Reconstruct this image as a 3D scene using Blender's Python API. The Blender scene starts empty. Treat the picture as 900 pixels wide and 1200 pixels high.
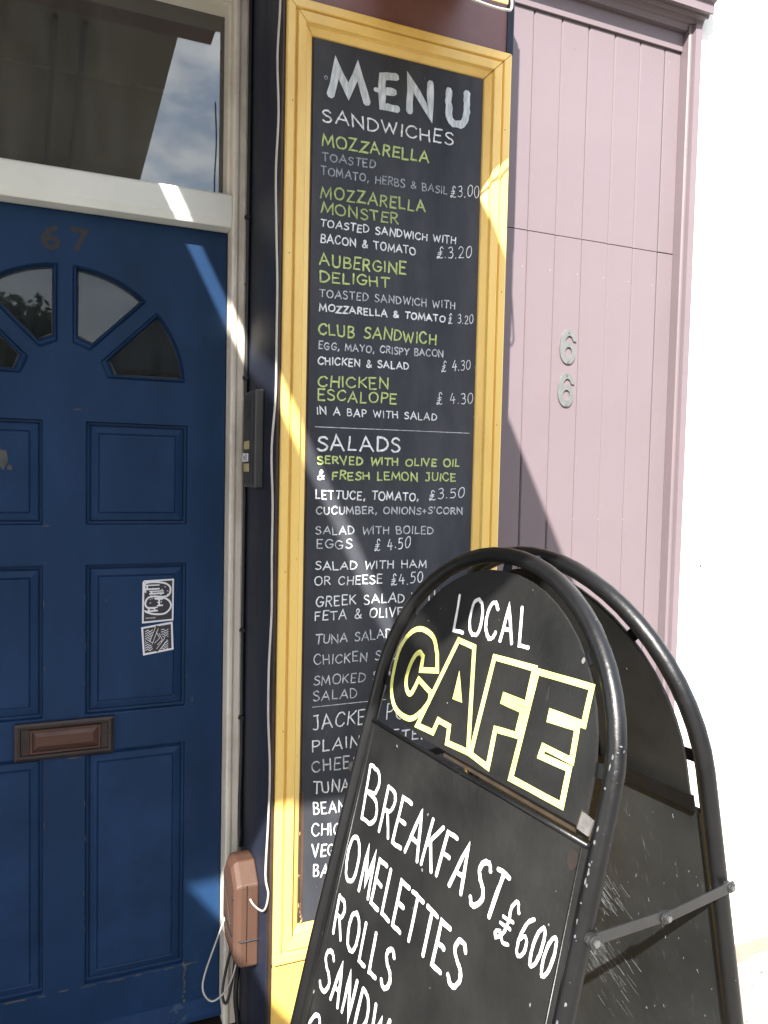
import bpy, bmesh, math, random
from mathutils import Vector, Matrix, Quaternion
from mathutils.geometry import tessellate_polygon
random.seed(7)
S = bpy.context.scene
COL = S.collection
R = math.radians

# ------------------------------------------------------------------ camera
EYE = 1.635
yaw, pitch, roll, FPX = R(22.4044), R(2.7774), R(1.2491), 891.46
fw = Vector((math.sin(yaw)*math.cos(pitch), math.cos(yaw)*math.cos(pitch), -math.sin(pitch)))
rt = Vector((math.cos(yaw), -math.sin(yaw), 0.0))
up = rt.cross(fw)
r2 = math.cos(roll)*rt + math.sin(roll)*up
u2 = -math.sin(roll)*rt + math.cos(roll)*up
cd = bpy.data.cameras.new('camera')
cam = bpy.data.objects.new('camera', cd); COL.objects.link(cam)
m = Matrix((r2, u2, -fw)).transposed().to_4x4(); m.translation = Vector((0, 0, EYE))
cam.matrix_world = m
cd.sensor_fit = 'VERTICAL'; cd.sensor_height = 36.0; cd.sensor_width = 27.0
cd.lens = FPX/1200*36; cd.clip_start = 0.02; cd.clip_end = 500
S.camera = cam
S.render.resolution_x = 768; S.render.resolution_y = 1024

# ------------------------------------------------------------------ light
SUN = Vector((0.665, 1.0, -0.965)).normalized()      # the way the sunlight travels
ld = bpy.data.lights.new('sun', 'SUN'); ld.energy = 5.0; ld.angle = R(0.5); ld.color = (1.0, 0.965, 0.90)
lo = bpy.data.objects.new('sun', ld); COL.objects.link(lo)
lo.rotation_euler = SUN.to_track_quat('-Z', 'Y').to_euler(); lo.location = (-3, -4, 6)
W = bpy.data.worlds.new('World'); S.world = W; W.use_nodes = True
wn, wl = W.node_tree.nodes, W.node_tree.links
sky = wn.new('ShaderNodeTexSky'); sky.sky_type = 'NISHITA'; sky.sun_disc = False
sky.sun_elevation = math.asin(-SUN.z); sky.sun_rotation = math.atan2(-SUN.x, -SUN.y)
sky.air_density = 1.2; sky.dust_density = 1.6
# broken white cloud over the whole sky
tc = wn.new('ShaderNodeTexCoord'); mp = wn.new('ShaderNodeMapping'); mp.inputs['Scale'].default_value = (1.0, 1.0, 2.2)
cn = wn.new('ShaderNodeTexNoise'); cn.inputs['Scale'].default_value = 6.5; cn.inputs['Detail'].default_value = 9; cn.inputs['Roughness'].default_value = .6
cr = wn.new('ShaderNodeValToRGB'); cr.color_ramp.elements[0].position = .44; cr.color_ramp.elements[1].position = .60
mx = wn.new('ShaderNodeMix'); mx.data_type = 'RGBA'
mx.inputs['B'].default_value = (8.2, 8.6, 9.2, 1)
wl.new(tc.outputs['Generated'], mp.inputs['Vector']); wl.new(mp.outputs['Vector'], cn.inputs['Vector'])
wl.new(cn.outputs['Fac'], cr.inputs['Fac']); wl.new(cr.outputs['Color'], mx.inputs['Factor'])
wl.new(sky.outputs['Color'], mx.inputs['A']); wl.new(mx.outputs['Result'], wn['Background'].inputs['Color'])
wn['Background'].inputs['Strength'].default_value = 0.11
S.view_settings.view_transform = 'Standard'; S.view_settings.look = 'None'
S.view_settings.exposure = 1.78; S.view_settings.gamma = 1.0
S.render.engine = 'CYCLES'

# ------------------------------------------------------------------ materials
def mat(name, c, rough=.5, vary=.12, scale=6, bump=.0, bscale=60, c2=None, chips=0, ccol=(.3,.28,.25), cscale=9, spec=.5, stretch=(1,1,1), scratch=0, metal=0, grime=0, gcol=(.05,.045,.04), coat=0, chip2=0):
    m = bpy.data.materials.new(name); m.use_nodes = True
    N, L = m.node_tree.nodes, m.node_tree.links
    b = N['Principled BSDF']
    t = N.new('ShaderNodeTexCoord'); mp = N.new('ShaderNodeMapping'); mp.inputs['Scale'].default_value = stretch
    L.new(t.outputs['Object'], mp.inputs['Vector'])
    def noise(sc, det=6, ro=.6, vec=None):
        n = N.new('ShaderNodeTexNoise'); n.inputs['Scale'].default_value = sc; n.inputs['Detail'].default_value = det
        n.inputs['Roughness'].default_value = ro; L.new(vec or mp.outputs['Vector'], n.inputs['Vector']); return n.outputs['Fac']
    def ramp(v, lo, hi):
        r = N.new('ShaderNodeMapRange'); r.inputs[1].default_value = lo; r.inputs[2].default_value = hi
        L.new(v, r.inputs[0]); return r.outputs[0]
    def mixc(f, a, bb):
        x = N.new('ShaderNodeMix'); x.data_type = 'RGBA'
        if isinstance(f, float): x.inputs['Factor'].default_value = f
        else: L.new(f, x.inputs['Factor'])
        for k, v in (('A', a), ('B', bb)):
            if isinstance(v, tuple): x.inputs[k].default_value = (*v, 1)
            else: L.new(v, x.inputs[k])
        return x.outputs['Result']
    d = tuple(max(0, v*(1-vary)) for v in c); e = c2 or tuple(min(1, v*(1+vary)) for v in c)
    col = mixc(ramp(noise(scale), .3, .7), d, e)
    if grime:
        col = mixc(ramp(noise(3.1, 10, .72), .62-.2*grime, .85), col, gcol)
    if scratch:
        v = N.new('ShaderNodeMapping'); v.inputs['Rotation'].default_value = (.5, .9, .3); v.inputs['Scale'].default_value = (4, 160, 30)
        L.new(t.outputs['Object'], v.inputs['Vector'])
        s = ramp(noise(1.0, 3, .5, v.outputs['Vector']), .70-.05*scratch, .76)
        g = ramp(noise(2.6, 3), .5, .7)
        mu = N.new('ShaderNodeMath'); mu.operation = 'MULTIPLY'; L.new(s, mu.inputs[0]); L.new(g, mu.inputs[1])
        mu2 = N.new('ShaderNodeMath'); mu2.operation = 'MULTIPLY'; L.new(mu.outputs[0], mu2.inputs[0]); mu2.inputs[1].default_value = .3*min(scratch,1.6)
        col = mixc(mu2.outputs[0], col, (.28, .28, .29))
    if chips:
        f = ramp(noise(cscale, 8, .7), .72-.08*chips, .735-.08*chips)
        col = mixc(f, col, ccol)
    if chip2:   # pin-point specks
        f = ramp(noise(cscale*9, 2, .4), .80-.03*chip2, .815-.03*chip2)
        col = mixc(f, col, ccol)
    L.new(col, b.inputs['Base Color'])
    rr = N.new('ShaderNodeMapRange'); rr.inputs[3].default_value = max(.03, rough-.09); rr.inputs[4].default_value = min(1, rough+.12)
    L.new(noise(scale*2.3), rr.inputs[0]); L.new(rr.outputs[0], b.inputs['Roughness'])
    b.inputs['Specular IOR Level'].default_value = spec; b.inputs['Metallic'].default_value = metal
    if coat: b.inputs['Coat Weight'].default_value = coat; b.inputs['Coat Roughness'].default_value = .12
    if bump:
        bn = N.new('ShaderNodeBump'); bn.inputs['Strength'].default_value = bump; bn.inputs['Distance'].default_value = .002
        L.new(noise(bscale, 8), bn.inputs['Height']); L.new(bn.outputs['Normal'], b.inputs['Normal'])
    return m

def glass(name, dust=.07, tint=(.75,.78,.74), boost=1.0, dcol=(.35,.36,.33)):
    m = bpy.data.materials.new(name); m.use_nodes = True
    N, L = m.node_tree.nodes, m.node_tree.links; N.remove(N['Principled BSDF']); out = N['Material Output']
    tr = N.new('ShaderNodeBsdfTransparent'); tr.inputs[0].default_value = (*tint, 1)
    gl = N.new('ShaderNodeBsdfGlossy'); gl.inputs['Roughness'].default_value = .015
    fr = N.new('ShaderNodeFresnel'); fr.inputs[0].default_value = 1.5
    mu = N.new('ShaderNodeMath'); mu.operation = 'MULTIPLY'; mu.inputs[1].default_value = 1.9*boost; L.new(fr.outputs[0], mu.inputs[0])
    m1 = N.new('ShaderNodeMixShader'); L.new(mu.outputs[0], m1.inputs[0]); L.new(tr.outputs[0], m1.inputs[1]); L.new(gl.outputs[0], m1.inputs[2])
    df = N.new('ShaderNodeBsdfDiffuse'); df.inputs[0].default_value = (*dcol, 1)
    t = N.new('ShaderNodeTexCoord'); mp = N.new('ShaderNodeMapping'); mp.inputs['Scale'].default_value = (14, 1, 3)
    no = N.new('ShaderNodeTexNoise'); no.inputs['Scale'].default_value = 1.6; no.inputs['Detail'].default_value = 8; no.inputs['Roughness'].default_value = .7
    L.new(t.outputs['Object'], mp.inputs[0]); L.new(mp.outputs[0], no.inputs['Vector'])
    rg = N.new('ShaderNodeMapRange'); rg.inputs[1].default_value = .3; rg.inputs[2].default_value = .75; rg.inputs[3].default_value = dust*.4; rg.inputs[4].default_value = dust*1.9
    L.new(no.outputs['Fac'], rg.inputs[0])
    m2 = N.new('ShaderNodeMixShader'); L.new(rg.outputs[0], m2.inputs[0]); L.new(m1.outputs[0], m2.inputs[1]); L.new(df.outputs[0], m2.inputs[2])
    L.new(m2.outputs[0], out.inputs['Surface']); return m

M = {}
M['blue'] = mat('door_blue_paint', (.0115,.034,.086), .42, .22, 5, .35, 38, chips=.25, ccol=(.03,.07,.2), cscale=14, chip2=.6, spec=.12, grime=.35, gcol=(.008,.014,.03), stretch=(1,1,.5))
M['blueworn'] = mat('door_blue_paint_worn', (.0125,.036,.091), .45, .25, 5, .5, 38, chips=.75, ccol=(.04,.07,.13), cscale=6, spec=.12, grime=.4, gcol=(.01,.016,.03))
M['cream'] = mat('cream_frame_paint', (.68,.635,.55), .5, .08, 5, .5, 40, chips=.35, ccol=(.13,.08,.05), cscale=12, grime=.65, gcol=(.20,.155,.105), stretch=(1,1,.6))
M['creamclean'] = mat('cream_transom_paint', (.74,.75,.69), .5, .06, 6, .4, 40, chips=.3, ccol=(.16,.10,.07), cscale=15, grime=.25, gcol=(.3,.26,.2))
M['navy'] = mat('dark_navy_pier_paint', (.016,.020,.036), .5, .3, 4, .5, 30, chips=.35, ccol=(.05,.06,.075), cscale=10, spec=.2, stretch=(1,1,.3), grime=.7, gcol=(.010,.009,.010))
M['yellow'] = mat('yellow_frame_paint', (.75,.51,.145), .36, .05, 5, .8, 26, chips=.32, ccol=(.30,.18,.06), cscale=22, chip2=.7, grime=.45, gcol=(.55,.31,.08), stretch=(1,1,.35))
M['yellowdark'] = mat('yellow_peeling_paint', (.74,.47,.10), .5, .15, 6, .8, 22, chips=1.25, ccol=(.19,.11,.05), cscale=11, grime=.5, gcol=(.36,.22,.06))
M['brown'] = mat('red_brown_fascia_paint', (.135,.062,.062), .45, .2, 4, .4, 30, chips=.3, ccol=(.03,.025,.03), cscale=5, stretch=(1,1,1.5), grime=.35, gcol=(.06,.03,.025))
M['board'] = mat('menu_blackboard', (.038,.041,.050), .50, .28, 3.5, .25, 90, c2=(.054,.057,.066), chip2=.4, ccol=(.11,.11,.11), cscale=10, spec=.10, grime=.7, gcol=(.076,.077,.082), stretch=(2,1,.7))
M['edgewood'] = mat('bare_chipped_wood_edge', (.055,.03,.018), .7, .4, 20, .6, 60, chips=1.2, ccol=(.42,.27,.12), cscale=26, stretch=(1,1,.5))
M['pink'] = mat('pink_gloss_paint', (.150,.118,.128), .42, .05, 2.2, .35, 24, spec=.35, grime=.35, gcol=(.15,.125,.125), chip2=.15, ccol=(.35,.28,.3))
M['gap'] = mat('dark_joint_wood', (.10,.07,.075), .8, .2, 10)  # dark tone for board joints; no part uses it
M['white'] = mat('white_roughcast', (.72,.71,.68), .85, .04, 4, 1.0, 55, chips=.12, ccol=(.30,.28,.25), cscale=5)
M['pave'] = mat('pale_concrete_paving', (.205,.192,.17), .9, .2, 5, .8, 120, chips=1.3, ccol=(.07,.06,.05), cscale=45)
M['mortar'] = mat('sandy_mortar', (.17,.135,.105), .95, .2, 12, 1.0, 70)
M['asphalt'] = mat('asphalt', (.055,.053,.05), .9, .15, 3, .8, 160)
M['kerb'] = mat('kerb_concrete', (.34,.33,.31), .85, .1, 4, .5, 80)
M['blackmetal'] = mat('black_tube_enamel', (.0055,.0055,.006), .34, .3, 12, .35, 70, chips=.45, ccol=(.19,.19,.19), cscale=24, spec=.38, chip2=.5)
M['leaf'] = mat('aboard_black_panel', (.0085,.0085,.0083), .40, .3, 6, .2, 110, c2=(.018,.0178,.0170), scratch=.35, chip2=.9, ccol=(.16,.16,.155), cscale=8, spec=.36, grime=.4, gcol=(.03,.029,.027))
M['leafscr'] = mat('aboard_scratched_panel', (.016,.0175,.0178), .42, .3, 5, .25, 90, c2=(.028,.030,.030), scratch=1.5, chip2=.9, ccol=(.2,.2,.2), cscale=7, spec=.45)
M['rust'] = mat('rusty_strip', (.028,.018,.009), .7, .4, 30, .6, 60, chips=1.0, ccol=(.13,.05,.02), cscale=40)
M['steel'] = mat('bare_steel', (.30,.30,.30), .35, .15, 40, .2, 60, metal=.9)
M['brushed'] = mat('satin_numeral_metal', (.27,.27,.255), .42, .08, 30, .1, 60, metal=.75)
M['barm'] = mat('grey_black_stay_metal', (.017,.017,.018), .36, .2, 20, .2, 60, chips=.3, ccol=(.3,.3,.3), cscale=20, spec=.6)
M['lw'] = mat('aboard_white_paint', (.62,.63,.64), .6, .15, 50, c2=(.84,.85,.86))
M['w'] = mat('white_chalk_paint', (.50,.51,.52), .7, .25, 130, c2=(.86,.87,.87))
M['l'] = mat('grey_white_chalk_paint', (.26,.28,.30), .7, .35, 140, c2=(.66,.67,.69))
M['d'] = mat('dim_grey_chalk_paint', (.16,.17,.195), .7, .3, 130, c2=(.40,.42,.44))
M['g'] = mat('lime_chalk_paint', (.28,.36,.10), .7, .25, 120, c2=(.56,.64,.25))
M['h'] = mat('olive_chalk_paint', (.22,.28,.09), .7, .3, 120, c2=(.44,.50,.20))
M['menuw'] = mat('brushed_white_title_paint', (.40,.45,.48), .6, .25, 16, c2=(.64,.68,.70), stretch=(9,1,2))
M['cafe'] = mat('pale_yellow_outline_paint', (.62,.63,.15), .55, .10, 14, c2=(.72,.72,.25))
M['brownbox'] = mat('brown_plastic_box', (.070,.034,.021), .55, .12, 8, .3, 60, chips=.35, ccol=(.4,.3,.25), cscale=14, grime=.5, gcol=(.07,.05,.042), chip2=1)
M['bead'] = mat('dark_brown_corner_paint', (.032,.018,.013), .5, .4, 12, .4, 40, chips=.5, ccol=(.10,.05,.03), cscale=20)
M['wcable'] = mat('white_cable_sheath', (.42,.40,.36), .5, .12, 20)
M['bcable'] = mat('black_cable_sheath', (.012,.012,.014), .45, .2, 20)
M['greymetal'] = mat('grey_intercom_metal', (.075,.075,.075), .42, .1, 20, metal=.4)
M['darkplastic'] = mat('dark_intercom_face', (.035,.035,.035), .5, .2, 20)
M['amber'] = mat('yellowed_button_label', (.40,.33,.16), .5, .2, 60)
M['bronze'] = mat('tarnished_bronze', (.032,.023,.021), .45, .3, 14, .3, 60, metal=.35, grime=.4, gcol=(.03,.02,.02))
M['bronzeflap'] = mat('worn_bronze_flap', (.075,.036,.025), .42, .2, 10, .3, 60, metal=.4, stretch=(1,1,6))
M['numbrown'] = mat('ghost_numeral_paint', (.018,.018,.022), .6, .3, 60, c2=(.027,.024,.026))
M['stkw'] = mat('sticker_white', (.72,.72,.76), .4, .05, 10)
M['stkb'] = mat('sticker_black', (.02,.02,.025), .4, .1, 10)
M['glass'] = glass('dusty_transom_glass', .10, (.50,.50,.44), 1.8)
M['fan'] = glass('fanlight_glass', .08, (.30,.33,.34), .50, (.24,.27,.28))
M['putty'] = mat('old_putty', (.065,.066,.064), .8, .4, 30, .4, 60)
M['flake'] = mat('bare_grey_chip', (.10,.103,.107), .6, .3, 90)
M['clipm'] = mat('dull_zinc', (.13,.125,.12), .5, .3, 60, chips=.8, ccol=(.16,.06,.02), cscale=60)
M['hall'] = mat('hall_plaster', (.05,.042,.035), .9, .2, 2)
M['awn'] = mat('olive_grey_canvas', (.23,.225,.175), .85, .12, 3, .3, 200)
M['brick'] = mat('dull_red_brick', (.22,.11,.08), .85, .25, 9, .5, 40)
M['slate'] = mat('slate_roof', (.06,.065,.075), .6, .2, 8, .4, 30)
M['render'] = mat('cream_render', (.45,.42,.36), .85, .08, 3)
M['bark'] = mat('bark', (.07,.05,.035), .9, .3, 12, .8, 30)
M['foliage'] = mat('dark_green_leaves', (.035,.06,.02), .6, .4, 2.5, c2=(.07,.11,.035))
M['winglass'] = mat('far_window_glass', (.02,.025,.03), .08, .1, 2)
M['added_parasol'] = mat('added_parasol_canvas', (.30,.10,.08), .85, .1, 3, .3, 200)

# ------------------------------------------------------------------ builders
def link(name, me, m, parent=None):
    o = bpy.data.objects.new(name, me); COL.objects.link(o)
    if m is not None and not me.materials: me.materials.append(m)
    if parent is not None: o.parent = parent
    return o
def base_of(p):
    v = Vector((0, 0, 0))
    while p is not None: v += p.location; p = p.parent
    return v
def obj(name, bm, m, parent=None, smooth=False, bev=0):
    """bm is in world coordinates; linked as one mesh, local to its thing"""
    off = base_of(parent)
    if parent is not None and off.length: bmesh.ops.translate(bm, verts=bm.verts, vec=-off)
    bmesh.ops.recalc_face_normals(bm, faces=bm.faces)
    me = bpy.data.meshes.new(name); bm.to_mesh(me); bm.free()
    if smooth:
        for p in me.polygons: p.use_smooth = True
    o = link(name, me, m, parent)
    if bev:
        b = o.modifiers.new('bevel', 'BEVEL'); b.width = bev; b.segments = 2; b.limit_method = 'ANGLE'; b.angle_limit = R(40)
    return o
def thing(name, label, cat, loc, group=None):
    o = bpy.data.objects.new(name, None); COL.objects.link(o); o.location = loc; o.empty_display_size = .1
    o['label'] = label; o['category'] = cat
    if group: o['group'] = group
    return o
def tag(o, label, cat, group=None):
    o['label'] = label; o['category'] = cat
    if group: o['group'] = group
    return o
def struct(o): o['kind'] = 'structure'; return o
def box(bm, x0, x1, y0, y1, z0, z1):
    v = [bm.verts.new(p) for p in ((x0,y0,z0),(x1,y0,z0),(x1,y1,z0),(x0,y1,z0),(x0,y0,z1),(x1,y0,z1),(x1,y1,z1),(x0,y1,z1))]
    for f in ((0,1,5,4),(1,2,6,5),(2,3,7,6),(3,0,4,7),(4,5,6,7),(3,2,1,0)): bm.faces.new([v[i] for i in f])
def bx(*a):
    bm = bmesh.new(); box(bm, *a); return bm
def prism(bm, pts, O, U, V, n0, n1):
    """polygon pts (u,v) in plane O,U,V extruded along N from n0 to n1"""
    N = U.cross(V)
    a = [bm.verts.new(O+U*p[0]+V*p[1]+N*n0) for p in pts]; b = [bm.verts.new(O+U*p[0]+V*p[1]+N*n1) for p in pts]
    bm.faces.new(a); bm.faces.new(b[::-1])
    for i in range(len(pts)):
        j = (i+1) % len(pts); bm.faces.new((a[i], a[j], b[j], b[i]))
def plate(bm, outer, holes, O, U, V, n0, n1):
    N = U.cross(V); loops = [outer]+holes
    tri = tessellate_polygon([[Vector((p[0], p[1], 0)) for p in l] for l in loops])
    flat = [p for l in loops for p in l]
    A = [bm.verts.new(O+U*p[0]+V*p[1]+N*n0) for p in flat]; B = [bm.verts.new(O+U*p[0]+V*p[1]+N*n1) for p in flat]
    for t in tri:
        try: bm.faces.new([A[i] for i in t]); bm.faces.new([B[i] for i in reversed(t)])
        except ValueError: pass
    k = 0
    for l in loops:
        n = len(l)
        for i in range(n):
            j = (i+1) % n; bm.faces.new((A[k+i], A[k+j], B[k+j], B[k+i]))
        k += n
def tube(bm, pts, r, n=10, cap=True):
    pts = [Vector(p) for p in pts]; rings = []; ref = None
    for i, p in enumerate(pts):
        t = (pts[min(i+1, len(pts)-1)]-pts[max(i-1, 0)]).normalized()
        if ref is None: ref = t.orthogonal().normalized()
        ref = (ref - t*ref.dot(t)).normalized(); q = t.cross(ref)
        rings.append([bm.verts.new(p+(ref*math.cos(a*2*math.pi/n)+q*math.sin(a*2*math.pi/n))*r) for a in range(n)])
    for a, b in zip(rings, rings[1:]):
        for i in range(n): bm.faces.new((a[i], a[(i+1) % n], b[(i+1) % n], b[i]))
    if cap: bm.faces.new(rings[0][::-1]); bm.faces.new(rings[-1])
def cyl(bm, c, axis, r, h, n=16):
    axis = Vector(axis).normalized(); tube(bm, [Vector(c), Vector(c)+axis*h], r, n)
def smoothline(pts, n=5):
    P = [Vector(p) for p in pts]; out = []
    if len(P) < 3: return P
    Q = [P[0]*2-P[1]]+P+[P[-1]*2-P[-2]]
    for i in range(1, len(Q)-2):
        for k in range(n):
            t = k/n; a, b, c, d = Q[i-1:i+3]
            out.append(.5*((2*b)+(c-a)*t+(2*a-5*b+4*c-d)*t*t+(3*b-a-3*c+d)*t*t*t))
    out.append(P[-1]); return out

# ------------------------------------------------------------------ brush lettering: strokes laid as thin paint ribbons
X, Y, Z = Vector((1,0,0)), Vector((0,1,0)), Vector((0,0,1))
G = {  # glyph: (width, [strokes]); a leading 's' = smoothed curve
'A': (.86, [[(0,0),(.42,1),(.84,0)], [(.16,.36),(.70,.36)]]),
'B': (.66, [[(.05,0),(.05,1)], ['s',(.05,1),(.45,.96),(.55,.76),(.40,.56),(.05,.52)], ['s',(.05,.52),(.50,.47),(.64,.25),(.48,.03),(.05,0)]]),
'C': (.76, [['s',(.72,.82),(.52,1),(.22,.92),(.03,.60),(.05,.28),(.28,.02),(.55,.03),(.73,.20)]]),
'D': (.76, [[(.05,0),(.05,1)], ['s',(.05,1),(.45,.93),(.72,.62),(.68,.28),(.42,.04),(.05,0)]]),
'E': (.62, [[(.60,1),(.05,1),(.05,0),(.60,0)], [(.05,.52),(.50,.52)]]),
'F': (.60, [[(.60,1),(.05,1),(.05,0)], [(.05,.53),(.48,.53)]]),
'G': (.80, [['s',(.72,.84),(.50,1),(.22,.92),(.03,.58),(.08,.24),(.32,.02),(.60,.06),(.74,.28),(.74,.44)], [(.42,.44),(.80,.44)]]),
'H': (.74, [[(.05,0),(.05,1)], [(.70,0),(.70,1)], [(.05,.52),(.70,.52)]]),
'I': (.14, [[(.07,0),(.07,1)]]),
'J': (.58, [['s',(.50,1),(.50,.5),(.46,.12),(.28,0),(.06,.06)], [(.22,1),(.60,1)]]),
'K': (.70, [[(.05,0),(.05,1)], [(.66,1),(.08,.46)], [(.20,.56),(.68,0)]]),
'L': (.58, [[(.05,1),(.05,0),(.56,0)]]),
'M': (.98, [[(.02,0),(.12,1),(.48,.22),(.84,1),(.95,0)]]),
'N': (.80, [[(.05,0),(.05,1),(.74,0),(.74,1)]]),
'O': (.86, [['s',(.43,1),(.14,.86),(.02,.5),(.14,.12),(.43,0),(.72,.12),(.84,.5),(.72,.86),(.43,1)]]),
'P': (.62, [[(.05,0),(.05,1)], ['s',(.05,1),(.46,.96),(.60,.74),(.44,.50),(.05,.46)]]),
'Q': (.86, [['s',(.43,1),(.10,.80),(.02,.4),(.43,0),(.84,.4),(.72,.86),(.43,1)], [(.55,.25),(.84,-.05)]]),
'R': (.68, [[(.05,0),(.05,1)], ['s',(.05,1),(.46,.96),(.58,.76),(.42,.54),(.05,.50)], [(.28,.52),(.66,0)]]),
'S': (.62, [['s',(.58,.86),(.40,1),(.14,.92),(.08,.72),(.28,.55),(.50,.44),(.60,.24),(.44,.03),(.20,0),(.02,.12)]]),
'T': (.70, [[(0,1),(.72,1)], [(.36,1),(.36,0)]]),
'U': (.74, [['s',(.05,1),(.05,.55),(.10,.14),(.38,0),(.64,.14),(.70,.55),(.70,1)]]),
'V': (.78, [[(0,1),(.38,0),(.76,1)]]),
'W': (1.06, [[(0,1),(.24,0),(.52,.78),(.78,0),(1.04,1)]]),
'X': (.72, [[(0,0),(.70,1)], [(0,1),(.70,0)]]),
'Y': (.74, [[(0,1),(.36,.5),(.72,1)], [(.36,.5),(.33,0)]]),
'Z': (.70, [[(.05,1),(.66,1),(.03,0),(.70,0)]]),
'0': (.60, [['s',(.32,1),(.10,.82),(.02,.45),(.14,.06),(.34,0),(.54,.20),(.60,.6),(.50,.92),(.32,1)]]),
'2': (.58, [['s',(.04,.80),(.26,1),(.54,.82),(.46,.5),(.20,.2),(.02,0)], [(.02,0),(.60,0)]]),
'3': (.54, [['s',(.06,.92),(.36,1),(.50,.78),(.36,.56),(.20,.54)], ['s',(.20,.54),(.48,.48),(.54,.22),(.34,.0),(.02,.06)]]),
'4': (.62, [[(.32,1),(.03,.36),(.62,.36)], [(.46,.66),(.42,0)]]),
'5': (.58, [[(.58,1),(.16,1),(.12,.58)], ['s',(.12,.58),(.42,.62),(.56,.34),(.36,.03),(.02,.04)]]),
'6': (.60, [['s',(.52,.98),(.22,.80),(.04,.40),(.14,.06),(.36,0),(.56,.18),(.50,.42),(.28,.48),(.07,.34)]]),
'7': (.60, [[(.02,1),(.60,1),(.22,0)]]),
'£': (.62, [['s',(.60,.86),(.44,1.05),(.28,.88),(.34,.55),(.30,.20),(.10,.0),(.02,.10),(.16,.18),(.40,0),(.62,.06)], [(.10,.54),(.52,.58)], [(.08,.36),(.50,.40)]]),
'&': (.76, [['s',(.74,.02),(.40,.40),(.18,.76),(.30,1),(.48,.88),(.42,.62),(.12,.36),(.06,.12),(.28,0),(.52,.10),(.72,.40)]]),
',': (.20, [[(.14,.12),(.04,-.16)]]),
'.': (.18, [[(.07,.02),(.11,.06)]]),
"'": (.16, [[(.10,1.05),(.05,.78)]]),
'+': (.56, [[(.28,.16),(.28,.72)], [(.02,.44),(.54,.44)]]),
'/': (.40, [[(.02,-.05),(.38,1.05)]]),
' ': (.46, []),
}
def strokes(ch, seg=4):
    w, ss = G[ch]; out = []
    for s in ss:
        if s[0] == 's': out.append([(p.x, p.y) for p in smoothline([Vector((a, b, 0)) for a, b in s[1:]], seg)])
        else:
            o = []
            for a, b in zip(s, s[1:]):
                for k in range(3): o.append((a[0]+(b[0]-a[0])*k/3, a[1]+(b[1]-a[1])*k/3))
            o.append(s[-1]); out.append(o)
    return w, out
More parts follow.
